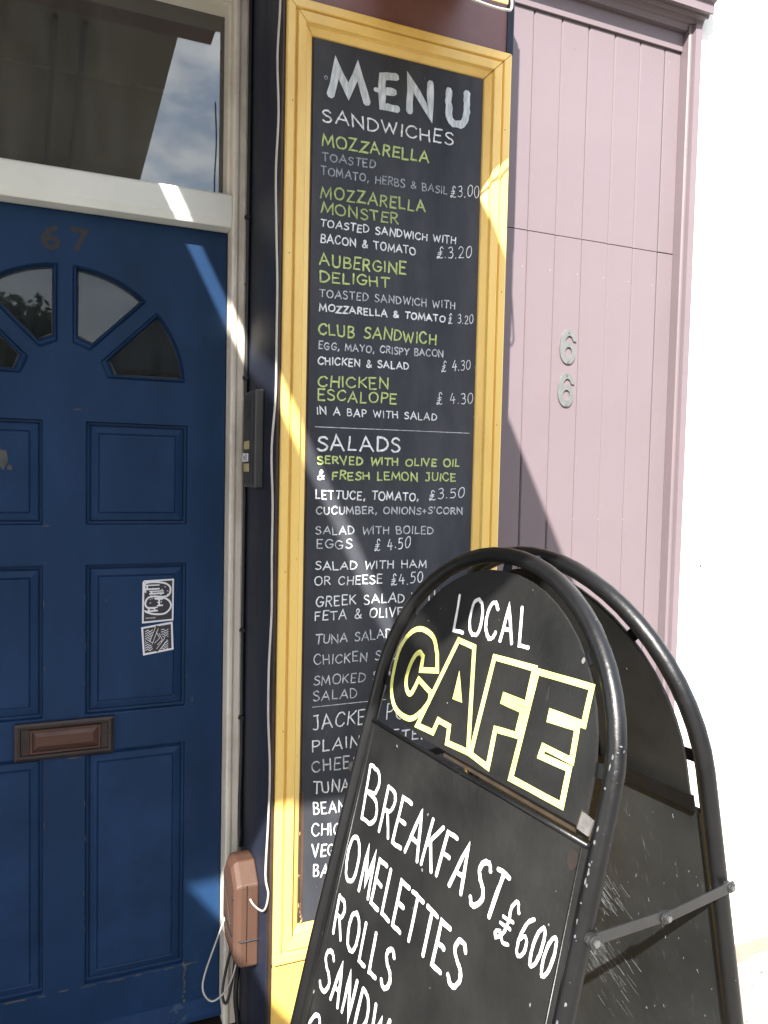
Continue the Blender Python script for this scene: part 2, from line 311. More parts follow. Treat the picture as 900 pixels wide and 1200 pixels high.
class Ink:
    def __init__(self, O, U, V): self.bm = bmesh.new(); self.O, self.U, self.V, self.N = O, U, V, U.cross(V); self.k = 0
    def line(self, pts, w, rough=.16, lift=.0006, closed=False):
        """a ribbon with mitred bends, ragged width and rounded ends"""
        self.k += 1; h = lift + (self.k % 23)*.000022
        P = [Vector((p[0], p[1])) for p in pts]; Q = [P[0]]
        for p in P[1:]:
            if (p-Q[-1]).length > w*.08: Q.append(p)
        P = Q
        if len(P) < 2: return
        if closed and (P[0]-P[-1]).length < w*.1: P = P[:-1]
        n = len(P); L, Rr = [], []
        ctr = [0]
        def mk(q):
            ctr[0] += 1; return self.bm.verts.new(self.O+self.U*q.x+self.V*q.y+self.N*(h+(ctr[0] % max(1, n))*.0001/n))
        for i in range(n):
            a = P[(i-1) % n] if (closed or i) else None; b = P[(i+1) % n] if (closed or i < n-1) else None
            d1 = (P[i]-a).normalized() if a is not None else None; d2 = (b-P[i]).normalized() if b is not None else None
            d1 = d1 or d2; d2 = d2 or d1
            t = (d1+d2); t = t.normalized() if t.length > .2 else d1
            nn = Vector((-t.y, t.x)); c = max(.45, nn.dot(Vector((-d1.y, d1.x))))
            ww = w/2/c
            L.append(P[i]+nn*ww*(1+random.uniform(-rough, rough))); Rr.append(P[i]-nn*ww*(1+random.uniform(-rough, rough)))
        if not closed:
            t0 = (P[0]-P[1]).normalized(); t1 = (P[-1]-P[-2]).normalized()
            e0 = P[0]+t0*w*.35; e1 = P[-1]+t1*w*.35
        l = [mk(q) for q in L]; r = [mk(q) for q in Rr]
        for i in range(n if closed else n-1):
            j = (i+1) % n
            self.bm.faces.new((l[i], r[i], r[j], l[j]))
        if not closed:
            n0 = Vector((-t0.y, t0.x)); a, b = mk(e0+n0*w*.25), mk(e0-n0*w*.25)
            self.bm.faces.new((r[0], l[0], b, a)) if (L[0]-e0).dot(-n0) > 0 else self.bm.faces.new((r[0], l[0], a, b))
            n1 = Vector((-t1.y, t1.x)); a, b = mk(e1+n1*w*.25), mk(e1-n1*w*.25)
            self.bm.faces.new((l[-1], r[-1], b, a))
    def glyph(self, ch, bl, br, tl, tr, w, wob=.05, double=0):
        gw, ss = strokes(ch)
        def f(u, v):
            u += random.uniform(-.014, .014); v += random.uniform(-.012, .012); a = Vector(bl).lerp(Vector(br), u); b = Vector(tl).lerp(Vector(tr), u); return a.lerp(b, v)
        dx = [random.uniform(-wob, wob) for _ in range(4)]
        for s in ss:
            pts = [f(p[0]/gw*(1+dx[0])+dx[1]*p[1], p[1]*(1+dx[2])+dx[3]*.6) for p in s]
            self.line(pts, w)
            if double:
                o = Vector((w*double*random.choice((-1, 1)), w*.25)); self.line([q+o for q in pts[1:-1]], w*.45)
    def text(self, s, x0, y0, x1, y1, h, w, slant=0):
        tot = sum(G[c][0] for c in s)+.24*(len(s)-1); k = (x1-x0)/tot; x = 0
        for c in s:
            gw = G[c][0]; j = random.uniform(-.065, .065)*h
            a, b = x0+x*k, x0+(x+gw)*k
            f = lambda q: y0+(y1-y0)*(q-x0)/(x1-x0)+j
            hh = h*random.uniform(.94, 1.07); sl = slant*h+random.uniform(-.09, .09)*h
            if gw > .2 or c in 'I': self.glyph(c, (a, f(a)), (b, f(b)), (a+sl, f(a)+hh), (b+sl, f(b)+hh), w*random.uniform(.9, 1.12))
            elif c != ' ': self.glyph(c, (a, f(a)), (b, f(b)), (a+sl, f(a)+hh), (b+sl, f(b)+hh), w*1.15)
            x += gw+.24
    def done(self, name, m, parent): 
        off = base_of(parent); bmesh.ops.translate(self.bm, verts=self.bm.verts, vec=-off)
        for f in self.bm.faces:
            f.normal_update()
            if f.normal.dot(self.N) < 0: f.normal_flip()
        me = bpy.data.meshes.new(name); self.bm.to_mesh(me); self.bm.free(); return link(name, me, m, parent)

# ================================================================== SETTING
bm = bmesh.new(); box(bm, -40, 40, -3.2, 4, -.3, 0)
struct(obj('pavement', bm, M['pave']))
struct(obj('road', bx(-60, 60, -9.2, -3.35, -.4, -.12), M['asphalt']))
struct(obj('ground', bx(-200, 200, -200, 200, -.6, -.42), M['pave']))
struct(obj('kerb', bx(-40, 40, -3.35, -3.2, -.4, .005), M['kerb']))
struct(obj('far_kerb', bx(-40, 40, -9.35, -9.2, -.4, .005), M['kerb']))
struct(obj('far_pavement', bx(-40, 40, -11.2, -9.35, -.4, 0), M['pave']))
struct(obj('front_gardens', bx(-40, 40, -40, -11.25, -.4, .02), M['foliage']))

# white neighbouring wall: rendered, the surface rolled unevenly
bm = bmesh.new(); nx, nz = 60, 60; vs = []
for j in range(nz+1):
    row = []
    for i in range(nx+1):
        u = i/nx; x = 1.808+4.6*u**1.6; z = -.05+4.9*j/nz
        if i == 0: x += random.uniform(-.004, .003)
        row.append(bm.verts.new((x, 1.90+random.uniform(-.002, .002), z)))
    vs.append(row)
for j in range(nz):
    for i in range(nx): bm.faces.new((vs[j][i], vs[j][i+1], vs[j+1][i+1], vs[j+1][i]))
box(bm, 1.812, 6.4, 1.906, 2.2, -.05, 4.85)
o = obj('white_wall', bm, M['white'], smooth=True); tag(o, 'sunlit white roughcast wall of the neighbouring house right of the pink boards', 'wall')
bm = bmesh.new()
for cx, cz, rr in ((2.03, 2.17, .004), (1.905, 1.36, .007), (1.99, .96, .006), (2.02, 1.9, .003), (1.86, 2.72, .004), (1.9, .55, .004), (1.95, 2.9, .005), (1.83, 1.7, .004), (2.15, 1.25, .005))+tuple((random.uniform(1.83, 2.6), random.uniform(.1, 3.2), random.uniform(.0015, .005)) for _ in range(26)):
    v = [bm.verts.new((cx+rr*math.cos(a)*random.uniform(.3, 1.3), 1.8965, cz+rr*math.sin(a)*random.uniform(.2, .8))) for a in [k*.9 for k in range(7)]]; bm.faces.new(v)
p_ = obj('pits', bm, M['putty'], o)
bm = bmesh.new(); prev = None
for i in range(70):
    x = 1.80+i*.05; d = .035+random.uniform(-.012, .014); hh = .012+random.uniform(0, .012)
    r = [bm.verts.new((x, 1.90, hh+.008)), bm.verts.new((x, 1.90-d*.6, hh)), bm.verts.new((x, 1.90-d, .001))]
    if prev:
        for a in range(2): bm.faces.new((prev[a], r[a], r[a+1], prev[a+1]))
    prev = r
o = obj('wall_footing', bm, M['mortar'], smooth=True); struct(o)

# upper wall over door, pier and pink front (off the top of the picture)
o = obj('upper_wall', bx(-3, 1.806, 2.0, 2.4, 3.20, 5.2), M['brick']); tag(o, 'dull brick wall of the house above the shop fronts', 'wall')
# hall behind the transom glass and fanlight
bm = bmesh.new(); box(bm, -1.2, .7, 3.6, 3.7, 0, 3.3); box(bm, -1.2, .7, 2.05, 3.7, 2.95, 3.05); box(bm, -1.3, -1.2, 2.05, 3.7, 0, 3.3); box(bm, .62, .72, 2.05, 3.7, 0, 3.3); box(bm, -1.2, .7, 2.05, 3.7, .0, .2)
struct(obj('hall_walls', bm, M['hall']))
o = obj('curtain_wire', (lambda b: (tube(b, [(-.7, 2.02, 2.612), (-.2, 2.02, 2.583), (.33, 2.02, 2.580)], .0045, 6), b)[1])(bmesh.new()), M['l'])
tag(o, 'thin pale curtain wire strung behind the glass over the blue door', 'wire')

# ================================================================== DOOR
door = thing('front_door', 'dark blue six panelled front door with fanlight and worn letterbox', 'door', (-.013, 1.913, .245))
DC = -.013; YD = 1.913
def rect(x0, x1, z0, z1): return [(x0, z0), (x1, z0), (x1, z1), (x0, z1)]
FC = (DC, 1.832)          # centre of the fan
def wedge(a0, a1, r0, r1, o=.018):
    """pane opening between two glazing bars (half width o)"""
    def ang(r, a, s): return a+s*math.asin(min(.9, o/r))
    lo = [(FC[0]+r0*math.cos(ang(r0, a, s)), FC[1]+r0*math.sin(ang(r0, a, s))) for a, s in ((a0, 1), (a1, -1))]
    hi0, hi1 = ang(r1, a0, 1), ang(r1, a1, -1)
    arc = [(FC[0]+r1*math.cos(hi0+(hi1-hi0)*k/10), FC[1]+r1*math.sin(hi0+(hi1-hi0)*k/10)) for k in range(11)]
    return [lo[0]]+arc+[lo[1]]
panes = [wedge(R(a), R(a+45), .095, .268) for a in (0, 45, 90, 135)]
px = [(.034, .264), (2*DC-.264, 2*DC-.034)]; pz = [(.388, .958), (1.051, 1.407), (1.504, 1.745)]
holes = panes+[rect(a, b, c, d) for a, b in px for c, d in pz]
bm = bmesh.new()
O = Vector((0, YD, 0)); plate(bm, rect(-.384, .3565, .245, 2.2215), [h for h in holes], O, X, Z, 0, -.042)
obj('slab', bm, M['blue'], door, bev=.0035)
def recess(bm, x0, x1, z0, z1, y0, prof):
    """nested rectangles (inset, depth)"""
    prev = None
    for ins, dep in prof:
        r = [bm.verts.new((a, y0+dep, b)) for a, b in rect(x0+ins, x1-ins, z0+ins, z1-ins)]
        if prev:
            for i in range(4): bm.faces.new((prev[i], prev[(i+1) % 4], r[(i+1) % 4], r[i]))
        prev = r
    bm.faces.new(prev)
for ix, (a, b) in enumerate(px):
    for iz, (c, d) in enumerate(pz):
        bm = bmesh.new()
        recess(bm, a+.0005, b-.0005, c+.0005, d-.0005, YD, [(0, .006), (.001, .013), (.006, .0145), (.010, .010), (.024, .006), (.027, .008), (.029, .0045), (.033, .004)])
        p = obj('panel', bm, M['blueworn'] if iz == 0 else M['blue'], door)
        if ix == 1 and iz == 2: p['label'] = 'upper left panel with a flaked grey patch of bare filler'
# flaked patch on the upper left panel, chips along the lower rail
def flake(bm, cx, cz, rx, rz, y, n=11):
    v = [bm.verts.new((cx+rx*math.cos(k*2*math.pi/n)*random.uniform(.6, 1.15), y, cz+rz*math.sin(k*2*math.pi/n)*random.uniform(.6, 1.15))) for k in range(n)]
    bm.faces.new(v)
bm = bmesh.new(); flake(bm, -.142, 1.655, .014, .026, YD+.0036, 17); flake(bm, -.128, 1.633, .006, .007, YD+.0034)
xx = -.14
while xx < .262:
    w_ = random.uniform(.008, .05); a_ = random.uniform(.0008, .0035); zc = .3835+random.uniform(-.0015, .002)
    v = [bm.verts.new((xx+w_*q/5, YD-.0006, zc+a_*random.uniform(.2, 1))) for q in range(6)]+[bm.verts.new((xx+w_*q/5, YD-.0006, zc-a_*random.uniform(.2, 1.4))) for q in range(5, -1, -1)]
    bm.faces.new(v); xx += w_+random.uniform(.002, .03)
for k in range(9): flake(bm, .268+random.uniform(-.003, .002), .29+.012*k, random.uniform(.001, .004), random.uniform(.004, .010), YD-.0008-k*.00001)
flake(bm, -.052, 1.501, .008, .002, YD-.0007); flake(bm, .01, 1.04-.09, .02, .002, YD-.0009); flake(bm, .281, 1.065, .002, .006, YD-.0007)
for k in range(14): flake(bm, random.choice((.268, .032, -.056))+random.uniform(-.002, .002), random.uniform(.4, 1.5), .0012, random.uniform(.002, .012), YD-.0005-k*.00001)
obj('paint_chips', bm, M['putty'], door)['kind'] = 'stuff'
bm = bmesh.new(); flake(bm, .015, 1.772, .012, .0035, YD-.0006, 9); flake(bm, .033, 1.7725, .002, .002, YD-.0006, 7); obj('scuff', bm, M['stkb'], door)
# glazing: moulded rim round each pane, glass behind
for w in panes:
    c = Vector((sum(p[0] for p in w)/len(w), sum(p[1] for p in w)/len(w)))
    f = obj('glass_pane', (lambda b: (plate(b, w, [], Vector((0, YD+.018, 0)), X, Z, 0, -.004), b)[1])(bmesh.new()), M['fan'], door)
    bm = bmesh.new(); prev = None
    for sc, dep in ((0, .001), (.03, -.004), (.06, -.005), (.10, .002), (.125, .016)):
        r = [bm.verts.new(((p[0]+(c.x-p[0])*sc), YD+dep, p[1]+(c.y-p[1])*sc)) for p in w]
        if prev:
            for i in range(len(w)): bm.faces.new((prev[i], prev[(i+1) % len(w)], r[(i+1) % len(w)], r[i]))
        prev = r
    obj('glazing_bead', bm, M['blue'], door, smooth=False)
    bm = bmesh.new(); prev = None
    for sc, dep in ((.120, .0165), (.150, .0172)):
        r = [bm.verts.new(((p[0]+(c.x-p[0])*(sc*(1+random.uniform(-.12, .12)))), YD+dep, p[1]+(c.y-p[1])*(sc*(1+random.uniform(-.12, .12))))) for p in w]
        if prev:
            for i in range(len(w)): bm.faces.new((prev[i], prev[(i+1) % len(w)], r[(i+1) % len(w)], r[i]))
        prev = r
    obj('putty_line', bm, M['putty'], door)
# painted-over ghost numerals 67
ON = Vector((0, YD, 0))
for ch, x0, x1, z0 in (('6', -.060, -.027, 2.135), ('7', -.001, .030, 2.136)):
    ink = Ink(ON, X, Z); gw, ss = strokes(ch, 6)
    for s in ss: ink.line([(x0+p[0]/gw*(x1-x0), z0+p[1]*.045) for p in s], .0115, .12)
    o = ink.done('numeral', M['numbrown'], door); o['label'] = 'faded brown numeral %s painted on the door' % ch
# letterbox
lb = obj('letterbox', (lambda b: (recess(b, -.119, .096, .957, 1.044, YD-.012, [(0, .012), (0, .003), (.006, 0), (.012, .001), (.014, .004)]), b)[1])(bmesh.new()), M['bronze'], door)
bm = bmesh.new(); recess(bm, -.082, .062, .977, 1.024, YD-.0105, [(-.006, .0025), (-.004, -.002), (.0, -.002), (.001, .003), (.004, .002), (.012, -.001)]); obj('flap', bm, M['bronzeflap'], lb)
for sx in (-.099, .080):
    bm = bmesh.new(); cyl(bm, (sx, YD-.0078, 1.0), (0, -1, 0), .0038, .0022, 10); obj('screw', bm, M['bronze'], lb)
# weatherboard at the foot
obj('weather_board', (lambda b: (prism(b, [(0, .25), (-.03, .25), (-.03, .262), (0, .285)], Vector((-.384, YD, 0)), Y, Z, 0, .74), b)[1])(bmesh.new()), M['blueworn'], door)

# stickers on the door
s1 = thing('sticker', 'upper black sticker with a white winding ribbon drawing on the blue door', 'sticker', (.196, YD, 1.315))
PO = Vector((0, YD+.004, 0))
bm = bmesh.new(); prism(bm, [(.1605, 1.262), (.2345, 1.266), (.235, 1.369), (.1645, 1.367), (.1610, 1.362)], PO, X, Z, .0002, .0010); obj('white_backing', bm, M['stkw'], s1)
bm = bmesh.new(); prism(bm, [(.1642, 1.2665), (.2305, 1.270), (.2312, 1.3655), (.1655, 1.3625)], PO, X, Z, .0010, .0014); obj('black_print', bm, M['stkb'], s1)
ink = Ink(PO, X, Z)
for off, w in ((0, .0042),):
    ink.line([(p.x, p.y) for p in smoothline([Vector(q+(0,)) for q in [(.168,.0+1.338),(.168,1.360),(.205,1.361),(.224,1.352),(.226,1.336),(.215,1.326),(.180,1.327),(.168,1.314),(.172,1.301),(.190,1.298)]], 5)], w, .05, .0017)
    ink.line([(p.x, p.y) for p in smoothline([Vector(q+(0,)) for q in [(.190,1.322),(.214,1.322),(.227,1.310),(.226,1.296),(.212,1.284),(.188,1.284),(.172,1.289),(.167,1.293)]], 5)], w, .05, .0017)
for q in ((.168, 1.345, .200, 1.355), (.178, 1.334, .210, 1.340), (.196, 1.304, .208, 1.320), (.172, 1.291, .196, 1.300)):
    ink.line([(q[0], q[1]), (q[2], q[1]+.001)], .004, .1, .0016); ink.line([(q[0], q[3]), (q[2], q[3])], .003, .1, .0016); ink.line([(q[0]+.004, q[1]), (q[0]+.004, q[3])], .004, .1, .0018)
for k in range(26): a, b = random.uniform(.178, .222), random.uniform(1.294, 1.350); ink.line([(a, b), (a+random.uniform(-.004, .004), b+random.uniform(-.003, .003))], .0014, .3, .0019)
for k in range(7): ink.line([(.169+k*.0034, 1.2735), (.1708+k*.0034, 1.2760)], .0012, .3, .0017)
ink.done('drawing', M['stkw'], s1)
s2 = thing('sticker', 'square black and white zigzag patterned sticker beneath the taller one', 'sticker', (.197, YD, 1.22))
bm = bmesh.new(); prism(bm, [(.1635, 1.183), (.2355, 1.1935), (.2325, 1.263), (.1585, 1.2525)], PO, X, Z, .0003, .0012); obj('white_backing', bm, M['stkw'], s2)
bm = bmesh.new(); prism(bm, [(.1672, 1.1885), (.2305, 1.1975), (.2282, 1.2572), (.1632, 1.249)], PO, X, Z, .0012, .0016); obj('black_print', bm, M['stkb'], s2)
ink = Ink(PO, X, Z)
for side in (0, 1):
    for k in range(9):
        z = 1.194+k*.0058; x = .168 if side == 0 else .205
        ink.line([(x, z+(.004 if side else .001)), (x+.006, z+.005), (x+.011, z), (x+.017, z+.005)], .0016, .1, .0019)
ink.done('zigzag_print', M['stkw'], s2)
ink = Ink(PO, X, Z)
for l in ([(.170, 1.223), (.182, 1.213), (.196, 1.255), (.187, 1.205)], [(.196, 1.240), (.208, 1.222), (.193, 1.208)], [(.196, 1.193), (.218, 1.224), (.226, 1.217)], [(.203, 1.25), (.20, 1.236)]):
    ink.line(l, .0062, .03, .0024)
ink.done('black_figure', M['stkb'], s2)
ink = Ink(PO, X, Z)
for l in ([(.172, 1.223), (.182, 1.215), (.195, 1.250)], [(.197, 1.238), (.205, 1.222), (.193, 1.210)], [(.198, 1.196), (.217, 1.221)]):
    o2 = [(a+.0032, b-.0022) for a, b in l]; ink.line(o2, .0013, .03, .0032)
    o2 = [(a-.0032, b+.0022) for a, b in l]; ink.line(o2, .0013, .03, .0032)
ink.done('white_outline', M['stkw'], s2)

# ================================================================== DOOR FRAME
fr = thing('door_frame', 'weathered cream timber frame with glazed transom over the blue door', 'door frame', (-.013, 1.9, .24))
def jamb(x0, x1, flip):
    bm = bmesh.new()
    pts = [(0, 0), (0, .050), (.004, .054), (.012, .054), (.016, .050), (.030, .050), (.0375, .046), (.0440, .040), (.0440, -.10), (0, -.10)]
    # u across face from door side, v = forward of door plane
    for (z0, z1) in ((.20, 2.80),):
        A, B = [], []
        for u, v in pts:
            x = x0+u if not flip else x1-u
            A.append(bm.verts.new((x, YD-v, z0))); B.append(bm.verts.new((x, YD-v, z1)))
        bm.faces.new(A); bm.faces.new(B[::-1])
        for i in range(len(pts)): j = (i+1) % len(pts); bm.faces.new((A[i], A[j], B[j], B[i]))
    return bm
obj('jamb', jamb(.3575, .4015, False), M['cream'], fr, bev=.002)
obj('jamb', jamb(-.43, -.385, True), M['cream'], fr, bev=.002)
bm = bmesh.new()
prism(bm, [(-.048, 2.236), (-.042, 2.2225), (.06, 2.2225), (.06, 2.310), (.030, 2.310), (.026, 2.304), (-.046, 2.300), (-.050, 2.295), (-.050, 2.240)], Vector((-.385, YD, 0)), Y, Z, 0, .7424)
obj('transom_bar', bm, M['creamclean'], fr, bev=.002)
obj('head', bx(-.385, .3575, YD-.048, YD+.06, 2.762, 2.86), M['cream'], fr, bev=.002)
obj('glass_pane', bx(-.384, .357, YD+.036, YD+.040, 2.305, 2.765), M['glass'], fr)
for (a, b, c, d) in ((-.384, -.376, 2.31, 2.762), (.3495, .3570, 2.31, 2.762), (-.376, .3495, 2.754, 2.7615)): obj('glazing_bead', bx(a, b, YD-.02, YD+.035, c, d), M['cream'], fr)
obj('door_sill', bx(-.43, .4015, 1.84, 2.0, .16, .236), M['bronze'], fr, bev=.006)
o = obj('doorstep', bx(-.60, .4012, 1.62, 2.2, 0.001, .158), M['pave'], bev=.01); tag(o, 'worn stone step below the blue door', 'step')

# ================================================================== PIER BETWEEN DOOR AND PINK FRONT
pier = thing('shop_pier', 'narrow dark navy painted shop pier carrying the menu board beside the blue door', 'pier', (.68, 1.75, 0))
obj('body', bx(.402, .953, 1.606, 2.2, 0, 3.2), M['navy'], pier, bev=.004)
# red brown board above the menu, its right edge worn black; yellow peeling riser below it
obj('upper_board', bx(.4035, .9515, 1.588, 1.6055, 2.6215, 3.2), M['brown'], pier, bev=.002)
obj('edge_strip', bx(.9375, .9545, 1.584, 1.5875, 2.6225, 3.19), M['navy'], pier)
obj('stall_riser', bx(.4035, .9515, 1.588, 1.6055, .02, .545), M['yellowdark'], pier, bev=.003)
obj('corner_bead', bx(.4024, .4095, 1.5835, 1.6055, .02, 3.19), M['bead'], pier, bev=.002)
bm = bmesh.new(); prism(bm, [(1.62, 0.165), (1.845, .165), (1.845, .235), (1.80, .255), (1.62, .235)], Vector((.378, 0, 0)), Y, Z, 0, .0235)
obj('skirting', bm, M['yellowdark'], pier, bev=.003)
# ================================================================== MENU BOARD
mb = thing('menu_board', 'tall framed blackboard menu with yellow frame and hand chalked cafe prices', 'menu board', (.676, 1.6, .55))
FX0, FX1, FZ0, FZ1 = .4105, .9485, .5525, 2.6205      # outer
IX0, IX1, IZ0, IZ1 = .4700, .8830, .6300, 2.5560
def moulding(side):
    """one mitred length; profile from the outer edge (t=0) to the inner one (t=1)"""
    prof = [(0, 0), (0, -.026), (.05, -.029), (.30, -.029), (.345, -.022), (.375, -.0225), (.41, -.031), (.70, -.029), (.735, -.020), (.77, -.021), (.96, -.014), (1, -.010), (1, 0)]
    bm = bmesh.new(); A, B = [], []
    for t, d in prof:
        x0, x1 = FX0+(IX0-FX0)*t, FX1+(IX1-FX1)*t; z0, z1 = FZ0+(IZ0-FZ0)*t, FZ1+(IZ1-FZ1)*t; y = 1.6055+d
        e = {'l': ((x0, z0), (x0, z1)), 'r': ((x1, z0), (x1, z1)), 't': ((x0, z1), (x1, z1)), 'b': ((x0, z0), (x1, z0))}[side]
        g = .0007
        if side in 'lr': e = ((e[0][0], e[0][1]+g), (e[1][0], e[1][1]-g))
        else: e = ((e[0][0]+g, e[0][1]), (e[1][0]-g, e[1][1]))
        A.append(bm.verts.new((e[0][0], y, e[0][1]))); B.append(bm.verts.new((e[1][0], y, e[1][1])))
    for i in range(len(prof)):
        j = (i+1) % len(prof); bm.faces.new((A[i], A[j], B[j], B[i]))
    bm.faces.new(A); bm.faces.new(B[::-1]); return bm
for zz in (.75, 1.05, 1.42, 1.77, 2.1, 2.42):
    for xx in (.4235, .9355):
        b2 = bmesh.new(); cyl(b2, (xx+random.uniform(-.002, .002), 1.5768, zz+random.uniform(-.03, .03)), (0, -1, 0), .0014, .0004, 7); obj('nail_head', b2, M['bead'], mb)
for s in 'lrtb': obj('frame_moulding', moulding(s), M['yellow'], mb, bev=.0012)
obj('blackboard', bx(IX0+.0035, IX1-.003, 1.592, 1.604, IZ0+.002, IZ1-.002), M['board'], mb)
bm = bmesh.new()
box(bm, IX0+.0002, IX0+.0030, 1.5945, 1.604, IZ0, IZ1); box(bm, IX1-.0028, IX1-.0002, 1.5945, 1.604, IZ0, IZ1); box(bm, IX0+.003, IX1-.003, 1.5938, 1.604, IZ1-.0018, IZ1-.0002)
box(bm, IX0+.0035, IX0+.010, 1.5912, 1.5919, IZ0+.001, .93)
obj('board_edge', bm, M['edgewood'], mb)
BO = Vector((0, 1.5919, 0))
MENU_TEXT = [
    ('SANDWICHES', 0.492, 2.386, 0.807, 2.391, 0.0255, 'w', 1.25),
    ('MOZZARELLA', 0.492, 2.335, 0.746, 2.342, 0.0231, 'g', 1.35),
    ('TOASTED', 0.493, 2.304, 0.618, 2.309, 0.0164, 'd', 0.9),
    ('TOMATO, HERBS & BASIL', 0.491, 2.274, 0.795, 2.280, 0.0165, 'd', 0.85),
    ('£3.00', 0.801, 2.276, 0.878, 2.286, 0.0243, 'w', 0.6),
    ('MOZZARELLA', 0.490, 2.227, 0.741, 2.232, 0.0232, 'h', 1.3),
    ('MONSTER', 0.492, 2.196, 0.675, 2.195, 0.0222, 'h', 1.25),
    ('TOASTED SANDWICH WITH', 0.491, 2.164, 0.820, 2.171, 0.0155, 'w', 0.95),
    ('BACON & TOMATO', 0.492, 2.132, 0.719, 2.134, 0.0161, 'w', 0.95),
    ('£.3.20', 0.770, 2.131, 0.861, 2.146, 0.0243, 'w', 0.6),
    ('AUBERGINE', 0.491, 2.083, 0.696, 2.086, 0.0240, 'g', 1.3),
    ('DELIGHT', 0.492, 2.049, 0.656, 2.054, 0.0219, 'g', 1.25),
    ('TOASTED SANDWICH WITH', 0.492, 2.016, 0.823, 2.023, 0.0157, 'l', 0.85),
    ('MOZZARELLA & TOMATO', 0.492, 1.986, 0.798, 1.991, 0.0142, 'w', 1.1),
    ('£ 3.20', 0.804, 1.987, 0.871, 1.996, 0.0202, 'w', 0.6),
    ('CLUB SANDWICH', 0.491, 1.936, 0.776, 1.938, 0.0231, 'g', 1.25),
    ('EGG, MAYO, CRISPY BACON', 0.492, 1.905, 0.795, 1.910, 0.0148, 'l', 0.9),
    ('CHICKEN & SALAD', 0.491, 1.872, 0.709, 1.876, 0.0148, 'w', 1.05),
    ('£ 4.30', 0.789, 1.875, 0.867, 1.888, 0.0226, 'w', 0.6),
    ('CHICKEN', 0.492, 1.824, 0.660, 1.829, 0.0222, 'g', 1.2),
    ('ESCALOPE', 0.492, 1.794, 0.680, 1.797, 0.0223, 'g', 1.2),
    ('£ 4.30', 0.779, 1.800, 0.876, 1.809, 0.0238, 'w', 0.6),
    ('IN A BAP WITH SALAD', 0.491, 1.764, 0.783, 1.764, 0.0149, 'w', 0.9),
    ('SALADS', 0.493, 1.686, 0.693, 1.689, 0.0299, 'w', 1.5),
    ('SERVED WITH OLIVE OIL', 0.494, 1.657, 0.845, 1.659, 0.0161, 'g', 1.2),
    ('&', 0.494, 1.623, 0.512, 1.624, 0.0193, 'w', 1.2),
    ('FRESH LEMON JUICE', 0.528, 1.623, 0.836, 1.625, 0.0173, 'g', 1.2),
    ('LETTUCE, TOMATO,', 0.491, 1.580, 0.741, 1.578, 0.0177, 'w', 1.05),
    ('£3.50', 0.766, 1.580, 0.859, 1.586, 0.0229, 'w', 0.7),
    ("CUCUMBER, ONIONS+S'CORN", 0.493, 1.547, 0.856, 1.547, 0.0151, 'l', 1.0),
    ('SALAD WITH BOILED', 0.493, 1.503, 0.781, 1.501, 0.0168, 'l', 0.85),
    ('EGGS', 0.495, 1.472, 0.580, 1.470, 0.0184, 'l', 0.9),
    ('£ 4.50', 0.632, 1.464, 0.722, 1.470, 0.0235, 'w', 0.75),
    ('SALAD WITH HAM', 0.493, 1.424, 0.766, 1.422, 0.0174, 'w', 0.9),
    ('OR CHEESE', 0.492, 1.390, 0.655, 1.389, 0.0185, 'w', 0.9),
    ('£4.50', 0.675, 1.383, 0.757, 1.388, 0.0238, 'w', 0.75),
    ('GREEK SALAD WITH', 0.496, 1.342, 0.803, 1.346, 0.0203, 'w', 0.95),
    ('FETA & OLIVES', 0.494, 1.311, 0.727, 1.312, 0.0203, 'w', 0.9),
    ('TUNA SALAD', 0.496, 1.259, 0.682, 1.263, 0.0204, 'l', 0.85),
    ('CHICKEN SALAD', 0.494, 1.213, 0.739, 1.214, 0.0205, 'l', 0.85),
    ('SMOKED SALMON', 0.494, 1.167, 0.762, 1.164, 0.0205, 'l', 0.85),
    ('SALAD', 0.494, 1.133, 0.600, 1.132, 0.0206, 'l', 0.85),
    ('JACKET POTATOES', 0.493, 1.066, 0.881, 1.077, 0.0324, 'w', 1.05),
    ('PLAIN/BUTTER', 0.493, 1.018, 0.782, 1.019, 0.0256, 'w', 1.15),
    ('CHEESE', 0.494, 0.972, 0.630, 0.970, 0.0247, 'l', 1.15),
    ('TUNA', 0.497, 0.924, 0.586, 0.916, 0.0259, 'w', 1.1),
    ('BEANS', 0.499, 0.877, 0.595, 0.869, 0.0259, 'w', 1.1),
    ('CHICKEN', 0.496, 0.827, 0.629, 0.815, 0.0260, 'w', 1.1),
    ('VEG', 0.497, 0.777, 0.554, 0.774, 0.0261, 'w', 1.2),
    ('BACON', 0.501, 0.732, 0.598, 0.722, 0.0262, 'w', 1.2),
]

for s, x0, z0, x1, z1, h, c, wt in MENU_TEXT:
    ink = Ink(BO, X, Z); ink.text(s, x0+.003, z0, x1, z1, h, .00285*wt)
    ink.done('lettering', M[c], mb)
ink = Ink(BO, X, Z)
for ch, a, b, c, d in (('M', (.510,2.443), (.598,2.443), (.516,2.509), (.582,2.515)), ('E', (.628,2.443), (.668,2.445), (.626,2.508), (.665,2.513)), ('N', (.693,2.445), (.752,2.445), (.692,2.512), (.752,2.518)), ('U', (.791,2.437), (.843,2.443), (.789,2.512), (.842,2.515))):
    ink.glyph(ch, a, b, c, d, .0165, 0)
ink.line([(.614, 2.476), (.640, 2.476)], .011)
ink.done('title_lettering', M['menuw'], mb)
ink = Ink(BO, X, Z); ink.line([(.490, 1.7365), (.60, 1.7368), (.72, 1.7376), (.870, 1.738)], .0016, .3); ink.done('ruled_line', M['l'], mb)
ink = Ink(BO, X, Z); ink.line([(.4945, 1.1187), (.60, 1.1194), (.72, 1.120), (.86, 1.121)], .0014, .3); ink.done('ruled_line', M['l'], mb)
